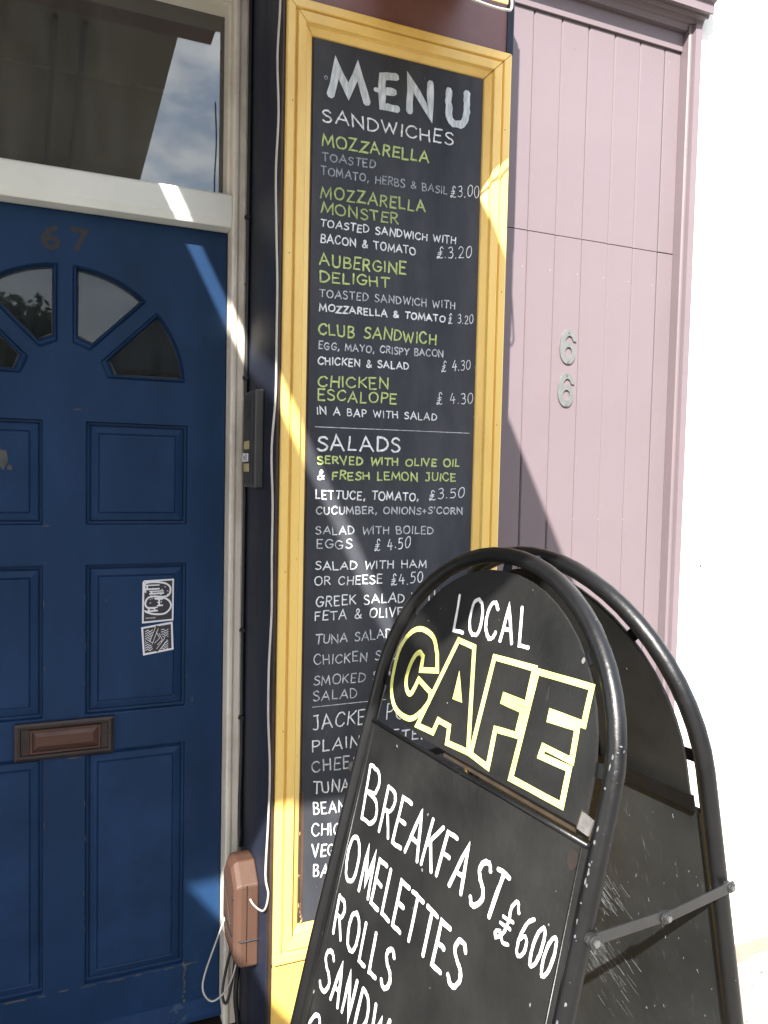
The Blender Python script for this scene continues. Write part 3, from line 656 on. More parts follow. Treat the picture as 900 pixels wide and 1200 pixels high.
ink = Ink(BO, X, Z); ink.line([(.5007+.0035*math.cos(k*.63), 2.4772+.0035*math.sin(k*.63)) for k in range(11)], .0013); ink.done('screw_ring', M['l'], mb)

# ================================================================== CORNICE OVER THE CAFE FRONT, CABLES
co = thing('cafe_cornice', 'short yellow cornice end projecting above the top right corner of the menu board', 'cornice', (.6, 1.5, 2.62))
bm = bmesh.new()
plan = [(.60, 1.327), (.705, 1.327), (.811, 1.369), (.838, 1.5875), (.60, 1.5875)]
zb = [EYE+.918, EYE+.918, EYE+.947, EYE+1.125, EYE+1.125]
Av = [bm.verts.new((p[0], p[1], z)) for p, z in zip(plan, zb)]; Bv = [bm.verts.new((p[0], p[1], EYE+1.30)) for p in plan]
bm.faces.new(Av); bm.faces.new(Bv[::-1])
for i in range(5): j = (i+1) % 5; bm.faces.new((Av[i], Av[j], Bv[j], Bv[i]))
obj('moulding', bm, M['yellow'], co, bev=.003)
def cable(name, pts, r, m, label, n=5, group=None):
    bm = bmesh.new(); tube(bm, smoothline(pts, n), r, 7); return tag(obj(name, bm, M[m], smooth=True), label, 'cable', group)
wob = [(.3965+random.uniform(-.0055, .0030), 1.578, 2.72-k*.115) for k in range(18)]
cable('white_cable', wob+[(.398, 1.577, .72), (.394, 1.60, .672), (.385, 1.66, .655), (.380, 1.70, .66)], .0024, 'wcable', 'thin white cable running down beside the yellow frame to the brown box')
cable('white_cable', [(.55, 1.33, 2.558), (.66, 1.325, 2.547), (.75, 1.34, 2.551), (.800, 1.36, 2.566), (.815, 1.366, 2.574), (.819, 1.371, 2.60), (.826, 1.40, 2.70)], .0026, 'wcable', 'short white cable looped under the cornice above the menu frame')
cable('white_cable', [(.962, 1.70, 2.9), (.972, 1.70, 2.62), (.966, 1.70, 2.44), (.975, 1.70, 2.28), (.968, 1.72, 2.1)], .0022, 'wcable', 'thin cable hanging against the pier side by the pink boards')
cable('black_cable', [(.3965, 1.862, 2.95), (.3965, 1.862, 2.4), (.396, 1.862, 1.86), (.3965, 1.866, 1.60), (.3955, 1.865, 1.2), (.397, 1.865, .95), (.3935, 1.862, .80), (.394, 1.85, .70)], .0052, 'bcable', 'black cable clipped down the corner beside the cream door frame', 4)
cable('black_cable', [(.384, 1.78, .50), (.378, 1.79, .42), (.372, 1.78, .36), (.376, 1.77, .30), (.372, 1.765, .24), (.37, 1.76, .165)], .006, 'bcable', 'thick black cable dropping from the brown box to the step')
cable('black_cable', [(.372, 1.80, .50), (.352, 1.79, .44), (.338, 1.77, .385), (.345, 1.75, .375), (.362, 1.76, .44), (.366, 1.77, .50)], .0035, 'bcable', 'small black cable loop hanging below the brown box')
cable('white_cable', [(.352, 1.80, .565), (.325, 1.78, .515), (.292, 1.75, .455), (.287, 1.735, .425), (.305, 1.72, .408), (.335, 1.72, .425), (.36, 1.74, .455), (.372, 1.76, .50)], .0021, 'wcable', 'white cable loop hanging out in front of the door from the brown box')
for zz, wh in ((2.245, 'at the level of the door top'), (1.86, 'just above the grey intercom'), (1.24, 'level with the stickers on the door'), (1.02, 'level with the letterbox')):
    bm = bmesh.new(); box(bm, .3885, .3995, 1.852, 1.873, zz, zz+.009); cyl(bm, (.386, 1.858, zz+.004), (1, 0, 0), .0035, .01, 8)
    tag(obj('cable_clip', bm, M['bcable']), 'small black clip over the black cable '+wh, 'cable clip', 'clips along the black cable')

# ================================================================== INTERCOM
ic = thing('door_intercom', 'narrow grey door intercom with amber buttons on the navy pier', 'intercom', (.402, 1.76, 1.60))
obj('housing', bx(.3815, .4018, 1.695, 1.812, 1.600, 1.822), M['greymetal'], ic, bev=.003)
obj('face_plate', bx(.3788, .3812, 1.712, 1.806, 1.607, 1.815), M['darkplastic'], ic, bev=.0008)
bm = bmesh.new()
for k in range(8): box(bm, .3779, .3786, 1.735, 1.790, 1.757+k*.0058, 1.7595+k*.0058)
obj('speaker_grille', bm, M['bcable'], ic)
for zz in (1.688, 1.636):
    obj('button', bx(.3768, .3786, 1.738, 1.788, zz, zz+.019), M['amber'], ic, bev=.0006)
bm = bmesh.new(); prism(bm, [(1.745, 1.660), (1.800, 1.659), (1.806, 1.669), (1.800, 1.6795), (1.745, 1.678)], Vector((.3765, 0, 0)), Y, Z, 0, .0015)
lab = obj('paper_label', bm, M['stkw'], ic)
ink = Ink(Vector((.3763, 1.795, 0)), -Y, Z); ink.text('M3', .006, 1.663, .040, 1.663, .012, .0022); ink.done('lettering', M['stkb'], lab)

# ================================================================== BROWN JUNCTION BOX
jb = thing('junction_box', 'brown plastic cable box strapped with a tie low on the navy pier', 'junction box', (.402, 1.75, .497))
base = [(1.680, .497), (1.680, .690), (1.725, .728), (1.785, .722), (1.826, .675), (1.826, .545), (1.800, .497)]
bm = bmesh.new(); rings = []
for x, s in ((.4018, 1.0), (.362, 1.0), (.352, .94), (.346, .84)):
    cy, cz = 1.752, .615
    rings.append([bm.verts.new((x, cy+(y-cy)*s, cz+(z-cz)*s)) for y, z in base])
for a, b in zip(rings, rings[1:]):
    for i in range(len(base)): bm.faces.new((a[i], a[(i+1) % len(base)], b[(i+1) % len(base)], b[i]))
bm.faces.new(rings[0]); bm.faces.new(rings[-1][::-1])
obj('cover', bm, M['brownbox'], jb, bev=.004)
bm = bmesh.new(); tube(bm, [(.4005, 1.6785, .560), (.361, 1.6785, .560), (.3455, 1.70, .562), (.3445, 1.76, .566), (.347, 1.80, .57), (.358, 1.8275, .572), (.4005, 1.8280, .572)], .0022, 6); obj('cable_tie', bm, M['barm'], jb)
for q in ((.3462, 1.70, .655), (.3462, 1.79, .545)):
    bm = bmesh.new(); cyl(bm, q, (-1, 0, 0), .0045, .0022, 10); obj('screw', bm, M['bronze'], jb)
bm = bmesh.new(); tube(bm, [(.3740, 1.6788, .51), (.3740, 1.6788, .69)], .0009, 5); obj('lid_seam', bm, M['bronze'], jb)
bm = bmesh.new(); tube(bm, [(.3440, 1.72, .580), (.3440, 1.74, .60), (.3442, 1.80, .655)], .0012, 5); tube(bm, [(.3440, 1.715, .585), (.3440, 1.80, .665)], .0012, 5); obj('seam', bm, M['bronze'], jb)

# ================================================================== PINK BOARDED FRONT
pf = thing('pink_boarded_front', 'lilac pink tongue and groove boarded shop front with steel number 66', 'boarded front', (1.36, 1.93, 0))
PITCH = .0958; ZJ = 2.357; ZT = 2.978
def board(z0, z1):
    bm = bmesh.new(); w = PITCH-.0016; A, B = [], []
    pr = [(0, .016), (0, .0040), (.0030, 0), (w-.0030, 0), (w, .0040), (w, .016)]
    for u, v in pr: A.append(bm.verts.new((u, v, z0))); B.append(bm.verts.new((u, v, z1)))
    bm.faces.new(A); bm.faces.new(B[::-1])
    for i in range(6): j = (i+1) % 6; bm.faces.new((A[i], A[j], B[j], B[i]))
    bmesh.ops.recalc_face_normals(bm, faces=bm.faces); me = bpy.data.meshes.new('board'); bm.to_mesh(me); bm.free(); me.materials.append(M['pink']); return me
lowm, topm = board(.06, ZJ-.0025), board(ZJ, ZT)
for k in range(9):
    x = 1.7095-PITCH*(8-k)+.0008 if k < 8 else 1.7095+.0008
    if k == 8: continue
    for me in (lowm, topm):
        o = link('board', me, None, pf); o.location = Vector((x, 1.93+random.uniform(-.0008, .0008), 0))-base_of(pf)
x = 1.7103
for z0, z1 in ((.06, ZJ-.0025), (ZJ, ZT)):
    obj('board', bx(x, 1.7700, 1.9297, 1.9460, z0, z1), M['pink'], pf, bev=.0015)
for k in range(6):
    for zz in (.30, .95, 1.60, 2.20, 2.45, 2.90):
        b2 = bmesh.new(); cyl(b2, (1.7095-PITCH*k-PITCH*.5+random.uniform(-.004, .004), 1.9306, zz+random.uniform(-.01, .01)), (0, -1, 0), .0021, .0009, 7); obj('nail_head', b2, M['pink'], pf)
obj('backing', bx(.954, 1.775, 1.9465, 1.99, .0, 3.2), M['pink'], pf)
obj('top_rail', bx(.954, 1.7700, 1.9215, 1.9460, ZT+.0012, 3.06), M['pink'], pf, bev=.0015)
obj('bottom_rail', bx(.954, 1.7700, 1.918, 1.9460, .002, .058), M['pink'], pf, bev=.002)
# pilaster with bead mouldings
bm = bmesh.new(); A, B = [], []
pr = [(1.7702, 1.946), (1.7702, 1.898), (1.7745, 1.8935), (1.7762, 1.8975), (1.7790, 1.8925), (1.7812, 1.8965), (1.7840, 1.882), (1.8060, 1.880), (1.8070, 1.946)]
for x_, y_ in pr: A.append(bm.verts.new((x_, y_, 0))); B.append(bm.verts.new((x_, y_, 3.048)))
bm.faces.new(A); bm.faces.new(B[::-1])
for i in range(len(pr)): j = (i+1) % len(pr); bm.faces.new((A[i], A[j], B[j], B[i]))
obj('pilaster', bm, M['pink'], pf)
bm = bmesh.new()
cp = [(1.946, 3.035), (1.905, 3.035), (1.900, 3.05), (1.893, 3.052), (1.886, 3.066), (1.878, 3.070), (1.874, 3.064), (1.868, 3.064), (1.866, 3.072), (1.856, 3.074), (1.852, 3.066), (1.847, 3.066), (1.847, 3.095), (1.835, 3.10), (1.822, 3.125), (1.822, 3.17), (1.946, 3.195)]
prism(bm, cp, Vector((0, 0, 0)), Y, Z, .957, 1.8190); obj('cornice', bm, M['pink'], pf, bev=.0008)
# steel numerals 6 6
so = [(565,297),(548,252),(517,212),(480,196),(440,210),(412,258),(397,330),(396,400),(411,452),(441,488),(480,499),(520,488),(549,446),(556,388),(545,345),(519,314),(482,303),(447,313),(455,278),(483,252),(512,262),(533,298)]
def numeral(cx, z0, h, label):
    k = h/305.; P = lambda a, b: (cx+(a-478)*k, z0+(500-b)*k)
    sm = [Vector(p+(0,)) for p in so]
    o_ = [(p.x, p.y) for p in smoothline(sm[:17], 3)]+[so[17]]+[(p.x, p.y) for p in smoothline(sm[17:], 3)][1:]
    o_ = [P(*p) for p in o_][:-1]+[P(533, 298)]
    hole = [P(483+37*math.cos(a*math.pi/9), 397+47*math.sin(a*math.pi/9)) for a in range(18)]
    bm = bmesh.new(); plate(bm, o_, [hole], Vector((0, 1.9292, 0)), X, Z, 0, .0050)
    o = obj('numeral', bm, M['brushed'], pf, bev=.0006); o['label'] = label
    for zz in (z0+.06*h, z0+.91*h):
        b2 = bmesh.new(); cyl(b2, (cx+.001, 1.9241, zz), (0, -1, 0), .0038, .0013, 10); obj('screw', b2, M['steel'], o)
numeral(1.3800, 1.980, .104, 'upper steel house numeral 6'); numeral(1.3775, 1.852, .104, 'lower steel house numeral 6')

# ================================================================== A-BOARD
AB_C = Vector((.5489, .9989, EYE-.4443)); az = R(-7.9); lean = R(13.5)
dh = Vector((math.sin(az), math.cos(az), 0)); nn = Vector((-math.cos(az), math.sin(az), 0))   # dh: towards the shop, nn: towards the door
GAP = .050; TOP = .333
ab = thing('a_board', 'black tubular pavement A-board lettered local cafe and breakfast', 'A-board', (.66, 1.0, 0))
def leaf_axes(front):
    """origin at divider height in the middle of the leaf; U to the street side, V up the leaf, N outwards"""
    if front:
        V = (Vector((0, 0, 1))*math.cos(lean)-nn*math.sin(lean)); return AB_C.copy(), -dh, V, nn
    mm = -nn; V = Vector((0, 0, 1))*math.cos(lean)-mm*math.sin(lean)
    O = AB_C+mm*(GAP+2*TOP*math.sin(lean)); return O, -dh, V, mm
def build_leaf(front):
    O, U, V, out = leaf_axes(front); N = U.cross(V).normalized(); sg = 1 if N.dot(out) > 0 else -1
    P = lambda u, v, n=0: O+U*u+V*v+N*(n*sg)
    foot = -(O.z-.012)/V.z
    path = [(-.300 if front else -.290, foot), (-.296 if front else -.285, -.4), (-.285, -.1)]+[(.2795*math.cos(a), .066+.267*math.sin(a)) for a in [math.pi*(1-k/28) for k in range(29)]]+[(.278, -.1), (.275, -.4), (.273, foot)]
    bm = bmesh.new(); tube(bm, [P(u, v) for u, v in path], .0127, 14)
    f = obj('tube_frame', bm, M['blackmetal'], ab, smooth=True)
    for u in (-.300 if front else -.290, .273):
        b2 = bmesh.new(); tube(b2, [P(u, foot-.006), P(u, foot+.03)], .0145, 12); obj('rubber_foot', b2, M['bcable'], f)
    # arched head plate, standing a little clear of the tube
    hw, ht, lift = .250, .243, .030
    arch = ([(-hw, .046), (-.175, .022), (-.12, .0135), (hw, .0135), (hw, .066)] if front else [(-hw, .016), (hw, .016), (hw, .066)])+[(hw*math.cos(a), .066+ht*math.sin(a)) for a in [math.pi*k/24 for k in range(1, 24)]]+[(-hw, .066)]
    bm = bmesh.new(); plate(bm, arch, [], O, U, V, -.002, .002); head = obj('arched_panel', bm, M['leaf'], ab, bev=.0006)
    for a in ((90, 38, 148, 5, 178) if front else (90, 44, 136, 3, 177)):
        bm = bmesh.new(); ca, sa = math.cos(R(a)), math.sin(R(a)); q = [(.240*ca-.009*sa, .066+.232*sa+.009*ca), (.240*ca+.009*sa, .066+.232*sa-.009*ca), (.275*ca+.009*sa, .066+.262*sa-.009*ca), (.275*ca-.009*sa, .066+.262*sa+.009*ca)]
        prism(bm, q, O, U, V, -.0045, -.0022)
        obj('fixing_tab', bm, M['blackmetal'], ab)
    # lower panel with a rolled top edge and folded side lips
    bm = bmesh.new(); plate(bm, [(-.272, -.95), (.262, -.95), (.262, -.004), (-.272, -.004)], [], O, U, V, -.002, .002)
    low = obj('lower_panel', bm, M['leaf'] if front else M['leafscr'], ab, bev=.0006)
    b2 = bmesh.new(); tube(b2, [P(-.270, -.002, .001), P(0, -.0035, .001), (P(.1, -.002, .001)), P(.262, -.002, .001)], .0042, 8); obj('rolled_edge', b2, M['blackmetal'], low, smooth=True)
    for u in (-.262, .2535):
        b2 = bmesh.new(); tube(b2, [P(u, -.008, .002), P(u, -.95, .002)], .0020, 6); obj('side_lip', b2, M['blackmetal'], low, smooth=True)
    u0 = -.06 if front else -.268
    bm = bmesh.new(); plate(bm, [(u0, .002), (.262, .002), (.262, .026), (u0, .026)], [], O, U, V, -.010*sg, -.007*sg)
    obj('cross_bar', bm, M['rust'] if front else M['blackmetal'], ab)
    return O, U, V, N, sg, P, head, low
O1, U1, V1, N1, sg1, P1, head1, low1 = build_leaf(True)
O2, U2, V2, N2, sg2, P2, head2, low2 = build_leaf(False)
LEAF_TEXT = [
    ('LOCAL', [('L', (-0.0951, 0.1981), (-0.0639, 0.1997), (-0.0994, 0.2559), (-0.0695, 0.2567)), ('O', (-0.0567, 0.2), (-0.0203, 0.2018), (-0.0626, 0.2569), (-0.0276, 0.2577)), ('C', (-0.0143, 0.2021), (0.0165, 0.2037), (-0.0219, 0.2579), (0.0077, 0.2586)), ('A', (0.0243, 0.2041), (0.0547, 0.2056), (0.0153, 0.2588), (0.0446, 0.2595)), ('L', (0.0661, 0.2061), (0.0908, 0.2074), (0.0556, 0.2598), (0.0795, 0.2604))]),
    ('BREAKFAST', [('B', (-0.2412, -0.1659), (-0.1854, -0.1646), (-0.2456, -0.0869), (-0.1868, -0.088)), ('R', (-0.1782, -0.1644), (-0.1411, -0.1636), (-0.1792, -0.0881), (-0.1404, -0.0888)), ('E', (-0.1334, -0.1634), (-0.1003, -0.1626), (-0.1323, -0.0889), (-0.0977, -0.0895)), ('A', (-0.093, -0.1624), (-0.0531, -0.1615), (-0.09, -0.0896), (-0.0484, -0.0904)), ('K', (-0.0479, -0.1614), (-0.0137, -0.1606), (-0.043, -0.0904), (-0.0074, -0.0911)), ('F', (-0.0072, -0.1604), (0.0204, -0.1598), (-0.0006, -0.0912), (0.028, -0.0917)), ('A', (0.0281, -0.1596), (0.0609, -0.1588), (0.036, -0.0918), (0.0699, -0.0924)), ('S', (0.0752, -0.1585), (0.103, -0.1578), (0.0848, -0.0927), (0.1134, -0.0932)), ('T', (0.1097, -0.1577), (0.136, -0.157), (0.1204, -0.0933), (0.1474, -0.0937))]),
    ('£600', [('£', (0.1429, -0.1738), (0.1777, -0.1735), (0.154, -0.1173), (0.1876, -0.1189)), ('6', (0.1885, -0.1735), (0.2082, -0.1733), (0.1979, -0.1195), (0.217, -0.1204)), ('0', (0.2162, -0.1733), (0.2339, -0.1731), (0.2247, -0.1208), (0.2419, -0.1216)), ('0', (0.2394, -0.1731), (0.2564, -0.173), (0.2471, -0.1219), (0.2636, -0.1227))]),
    ('OMELETTES', [('O', (-0.2536, -0.274), (-0.2101, -0.274), (-0.2579, -0.1983), (-0.2137, -0.2001)), ('M', (-0.1969, -0.274), (-0.1607, -0.2739), (-0.2002, -0.2006), (-0.1633, -0.2021)), ('E', (-0.1555, -0.2739), (-0.1261, -0.2739), (-0.158, -0.2023), (-0.1281, -0.2035)), ('L', (-0.1202, -0.2739), (-0.0913, -0.2738), (-0.1221, -0.2037), (-0.0927, -0.2049)), ('E', (-0.0856, -0.2738), (-0.0563, -0.2738), (-0.087, -0.2051), (-0.0571, -0.2063)), ('T', (-0.0509, -0.2738), (-0.0179, -0.2738), (-0.0517, -0.2065), (-0.0181, -0.2079)), ('T', (-0.0094, -0.2737), (0.0201, -0.2737), (-0.0096, -0.2082), (0.0204, -0.2094)), ('E', (0.0264, -0.2737), (0.0536, -0.2737), (0.0268, -0.2096), (0.0544, -0.2107)), ('S', (0.0649, -0.2737), (0.0955, -0.2736), (0.0658, -0.2112), (0.0968, -0.2124))]),
    ('ROLLS', [('R', (-0.247, -0.3699), (-0.2132, -0.3687), (-0.2535, -0.3083), (-0.2187, -0.308)), ('O', (-0.1993, -0.3683), (-0.1628, -0.367), (-0.2044, -0.3079), (-0.167, -0.3075)), ('L', (-0.1524, -0.3667), (-0.1294, -0.3659), (-0.1563, -0.3074), (-0.1327, -0.3072)), ('L', (-0.1194, -0.3656), (-0.0938, -0.3647), (-0.1225, -0.3071), (-0.0963, -0.3068)), ('S', (-0.0826, -0.3643), (-0.0555, -0.3634), (-0.0848, -0.3067), (-0.0571, -0.3064))]),
    ('SAND', [('S', (-0.2535, -0.4671), (-0.2173, -0.4641), (-0.255, -0.3986), (-0.2177, -0.3978)), ('A', (-0.2088, -0.4634), (-0.1792, -0.461), (-0.2091, -0.3976), (-0.1788, -0.3969)), ('N', (-0.1692, -0.4602), (-0.1399, -0.4578), (-0.1685, -0.3967), (-0.1385, -0.396)), ('D', (-0.1272, -0.4567), (-0.0935, -0.4539), (-0.1256, -0.3958), (-0.0911, -0.395)), ('W', (-0.0846, -0.4532), (-0.0361, -0.4492), (-0.082, -0.3948), (-0.0326, -0.3938)), ('I', (-0.0279, -0.4485), (-0.0198, -0.4479), (-0.0242, -0.3936), (-0.016, -0.3934)), ('C', (-0.0145, -0.4474), (0.0065, -0.4457), (-0.0105, -0.3933), (0.0108, -0.3928)), ('H', (0.0167, -0.4449), (0.0417, -0.4428), (0.0212, -0.3926), (0.0466, -0.392))]),
    ('CO', [('C', (-0.2612, -0.5766), (-0.2192, -0.5671), (-0.2548, -0.509), (-0.2156, -0.5036)), ('O', (-0.2091, -0.5648), (-0.1699, -0.5559), (-0.2061, -0.5023), (-0.1692, -0.4972)), ('F', (-0.1572, -0.553), (-0.1326, -0.5474), (-0.1573, -0.4956), (-0.1341, -0.4924)), ('F', (-0.1206, -0.5447), (-0.0971, -0.5393), (-0.1228, -0.4908), (-0.1006, -0.4878)), ('E', (-0.0857, -0.5367), (-0.0634, -0.5317), (-0.0898, -0.4863), (-0.0686, -0.4834)), ('E', (-0.0525, -0.5292), (-0.0312, -0.5244), (-0.0583, -0.482), (-0.0381, -0.4792))]),
]
CAFE = {'C': [(-0.1115, 0.1266), (-0.1213, 0.1519), (-0.1425, 0.1766), (-0.1803, 0.1833), (-0.2108, 0.1717), (-0.234, 0.1393), (-0.2377, 0.0949), (-0.2307, 0.0611), (-0.2053, 0.0368), (-0.1605, 0.0324), (-0.1334, 0.0495), (-0.1162, 0.0725), (-0.1162, 0.0889), (-0.1574, 0.1007), (-0.1703, 0.073), (-0.1858, 0.0765), (-0.1945, 0.0974), (-0.1866, 0.13), (-0.1727, 0.1438), (-0.1595, 0.1399), (-0.1571, 0.117)], 'A': [(-0.1333, 0.0293), (-0.0732, 0.1856), (-0.0304, 0.1828), (0.0083, 0.0299), (-0.0461, 0.0275), (-0.0495, 0.0524), (-0.0802, 0.0532), (-0.0873, 0.0312)], 'tri': [(-0.0542, 0.1401), (-0.0308, 0.095), (-0.0561, 0.0941)], 'F': [(0.0213, 0.1784), (0.1102, 0.182), (0.109, 0.1307), (0.0608, 0.1301), (0.0601, 0.1218), (0.1038, 0.1207), (0.1023, 0.0849), (0.0567, 0.0798), (0.0578, 0.0246), (0.0144, 0.0294)], 'E': [(0.1166, 0.1791), (0.2188, 0.1828), (0.2179, 0.1342), (0.1579, 0.133), (0.1578, 0.1234), (0.2086, 0.1275), (0.2104, 0.0849), (0.1571, 0.0862), (0.1551, 0.0732), (0.209, 0.0746), (0.2091, 0.027), (0.1086, 0.0264)]}
OI = O1+N1*(.0022*sg1)
def leafink():
    k = Ink(OI, U1, V1); k.N = N1*sg1; return k
for word, letters in LEAF_TEXT:
    ink = leafink(); w = {'LOCAL': .0060, 'BREAKFAST': .0066, '£600': .0046}.get(word, .0070)
    for i, (ch, a, b, c, d) in enumerate(letters):
        if word == 'BREAKFAST' and i == 0: c, d = (c[0]-.004, c[1]+.012), (d[0]-.008, d[1]+.012)
        if word == '£600': a, b, c, d = [(q[0]*.93+.004, q[1]) for q in (a, b, c, d)]
        mid_ = lambda p, q, f: (p[0]+(q[0]-p[0])*f, p[1]+(q[1]-p[1])*f)
        a, b, c, d = mid_(a, b, .05), mid_(a, b, .95), mid_(c, d, .05), mid_(c, d, .95)
        ink.glyph(ch, a, b, c, d, w, .015, double=(.30 if word == 'BREAKFAST' else 0))
    ink.done('lettering', M['lw'], head1 if word == 'LOCAL' else low1)
for k in 'CAFE':
    ink = leafink(); pts = CAFE[k]
    if k == 'C':
        q = [(p.x, p.y) for p in smoothline([Vector(p+(0,)) for p in pts[1:13]], 5)]
        q2 = [(p.x, p.y) for p in smoothline([Vector(p+(0,)) for p in pts[13:20]], 5)]
        line = [pts[0]]+q+q2+[pts[20]]
    else:
        line = []
        for a, b in zip(pts, pts[1:]+pts[:1]):
            for s in range(3): line.append((a[0]+(b[0]-a[0])*s/3, a[1]+(b[1]-a[1])*s/3))
    ink.line(line, .0092, .06, .0006, closed=True)
    ink.done('outlined_letter', M['cafe'], head1)
ink = leafink(); t = CAFE['tri']; bmv = [ink.bm.verts.new(ink.O+U1*p[0]+V1*p[1]+ink.N*.0006) for p in t]; ink.bm.faces.new(bmv); ink.done('letter_filling', M['cafe'], head1)
# rear leaf, inner side: a chalk ring low down
ink = Ink(O2-N2*(.0022*sg2), U2, V2); ink.N = -N2*sg2
ink.line([(.02+.09*math.cos(R(a)), -.62+.075*math.sin(R(a))) for a in range(20, 175, 8)], .0022, .4); ink.done('chalk_ring', M['l'], low2)
# rusty fixing bits on the front leaf
bm = bmesh.new(); prism(bm, [(.243, .012), (.262, .010), (.266, .030), (.246, .034)], O1, U1, V1, .003*sg1, .006*sg1); obj('bent_clip', bm, M['clipm'], ab)
bm = bmesh.new(); prism(bm, [(.240, .014), (.246, .012), (.249, .036), (.243, .036)], O1, U1, V1, .0025*sg1, .0045*sg1); obj('rust_patch', bm, M['rust'], ab)
bm = bmesh.new(); c = P1(.244, -.026, .002); ring = [c+U1*(.0085*math.cos(k*.4189))+V1*(.013*math.sin(k*.4189)) for k in range(15)]
prism(bm, [(.244+.0085*math.cos(k*.4189), -.026+.013*math.sin(k*.4189)) for k in range(15)], O1, U1, V1, .0022*sg1, .0034*sg1); obj('plug', bm, M['bronze'], ab)
flk = bmesh.new()
for k in range(70):
    v = random.gauss(-.0, .055) if k < 45 else random.uniform(-.5, .15); c = P1(.277, v); out = (Vector((0, 0, EYE))-c).normalized()
    ax_ = V1; rad = (out-ax_*out.dot(ax_)).normalized(); rad = (rad+ax_.cross(rad)*random.uniform(-.75, .75)).normalized(); tg = ax_.cross(rad)
    q0 = c+rad*.01295; a_, b_ = random.uniform(.0008, .0022), random.uniform(.0012, .005)
    vs_ = [flk.verts.new(q0+tg*(a_*math.cos(w_)*random.uniform(.5, 1.2))+ax_*(b_*math.sin(w_)*random.uniform(.5, 1.2))) for w_ in [i_*1.05 for i_ in range(6)]]
    flk.faces.new(vs_)
o = obj('paint_flakes', flk, M['flake'], ab); o['kind'] = 'stuff'
ink = Ink(O2-N2*(.0022*sg2), U2, V2); ink.N = -N2*sg2
for k in range(150):
    near = random.random() < .6
    cx, cy = (random.gauss(.045, .022), random.gauss(-.235, .022)) if not near else (random.gauss(.015, .03), random.gauss(-.375, .035))
    L_ = random.uniform(.006, .03); an = R(-38+random.gauss(0, 7)); ink.line([(cx, cy), (cx+L_*.5*math.cos(an), cy+L_*.5*math.sin(an)), (cx+L_*math.cos(an), cy+L_*math.sin(an))], random.uniform(.0003, .0008), .4)
for k in range(60):
    cx, cy = random.uniform(-.1, .25), random.uniform(-.4, -.02); ink.line([(cx, cy), (cx+random.uniform(-.002, .002), cy-random.uniform(.001, .006))], random.uniform(.0005, .0011), .3)
ink.done('scratches', M['d'], low2)['kind'] = 'stuff'
# folding stays, street side and shop side
def stay(u):
    a = P1(u, -.0985); b = P2(u, -.0985); off = U1*(.016 if u > 0 else -.016)
    a, b = a+off, b+off; mid = (a+b)/2-Vector((0, 0, .006)); d = (b-a).normalized()
    for p, q, lift in ((a, mid, 0), (mid, b, .0032)):
        dd = (q-p).normalized(); vv = Vector((0, 0, 1)); vv = (vv-dd*vv.dot(dd)).normalized(); L = (q-p).length
        bm = bmesh.new(); n0 = U1*(1 if u > 0 else -1)
        pts = [(-.006, -.0072), (L+.006, -.0072), (L+.010, 0), (L+.006, .0072), (-.006, .0072), (-.010, 0)]
        A = [bm.verts.new(p+dd*s+vv*t+n0*lift) for s, t in pts]; B = [bm.verts.new(p+dd*s+vv*t+n0*(lift+.0028)) for s, t in pts]
        bm.faces.new(A); bm.faces.new(B[::-1])
        for i in range(6): j = (i+1) % 6; bm.faces.new((A[i], A[j], B[j], B[i]))
        obj('stay_bar', bm, M['barm'], ab, bev=.0006)
    for p, rr in ((a, .0085), (mid, .0068), (b, .0068)):
        bm = bmesh.new(); n0 = U1*(1 if u > 0 else -1); tube(bm, [p-n0*.004, p+n0*.0080], rr, 16)
        o = obj('bolt', bm, M['barm'], ab, bev=.001)
        b2 = bmesh.new(); tube(b2, [p+n0*.0081, p+n0*.0108], rr*.55, 8); obj('bolt_head', b2, M['steel'], o)
stay(.276); stay(-.286)
# hinge tube pieces at the crown
for u in (-.03, .03):
    bm = bmesh.new(); tube(bm, [P1(u, TOP-.004), P2(u, TOP-.004)], .006, 8); obj('hinge', bm, M['blackmetal'], ab)

# ================================================================== AWNINGS (above the picture; they throw the shade)
def awn_pt(xoff, y, dz=0): return Vector((xoff+.0614*y, y, EYE+1.284+.224*y+dz))
def awning(x0, x1, label):
    t = thing('awning', label, 'awning', ((x0+x1)/2, 1.9, 3.3), 'canvas awnings over the shop door and menu')
    nb = max(2, round((x1-x0)/.12))
    y0, y1 = -.375, 1.09
    bm = bmesh.new(); A = [awn_pt(x0, y0), awn_pt(x1, y0), awn_pt(x1, y1), awn_pt(x0, y1)]
    a = [bm.verts.new(p) for p in A]; b = [bm.verts.new(p+Vector((0, 0, .004))) for p in A]
    bm.faces.new(a); bm.faces.new(b[::-1])
    for i in range(4): j = (i+1) % 4; bm.faces.new((a[i], a[j], b[j], b[i]))
    obj('canvas', bm, M['awn'], t)
    bm = bmesh.new(); q0, q1 = awn_pt(x0, y0-.014, .0), awn_pt(x1, y0-.014, .0); tube(bm, [q0, q1], .016, 10); obj('front_bar', bm, M['greymetal'], t)
    bm = bmesh.new(); q0, q1 = awn_pt(x0, y1-.03, .03), awn_pt(x1, y1-.03, .03); tube(bm, [q0, q1], .028, 12); obj('roller', bm, M['greymetal'], t)
    for xx in (x0+.30, x1-.30):
        bm = bmesh.new(); tube(bm, [awn_pt(xx, -.35, -.02), awn_pt(xx, .5, -.02), awn_pt(xx, 1.06, -.02)], .010, 8); obj('arm', bm, M['greymetal'], t)
o = obj('fascia_box', bx(-3.2, .455, 1.10, 1.999, EYE+1.50, EYE+1.92), M['brown'], bev=.004); tag(o, 'deep red brown fascia box above the door and awnings', 'fascia')
awning(-.416, .280, 'olive grey canvas awning above the menu board')
awning(-3.0, -.453, 'wide olive grey canvas awning above the blue door')

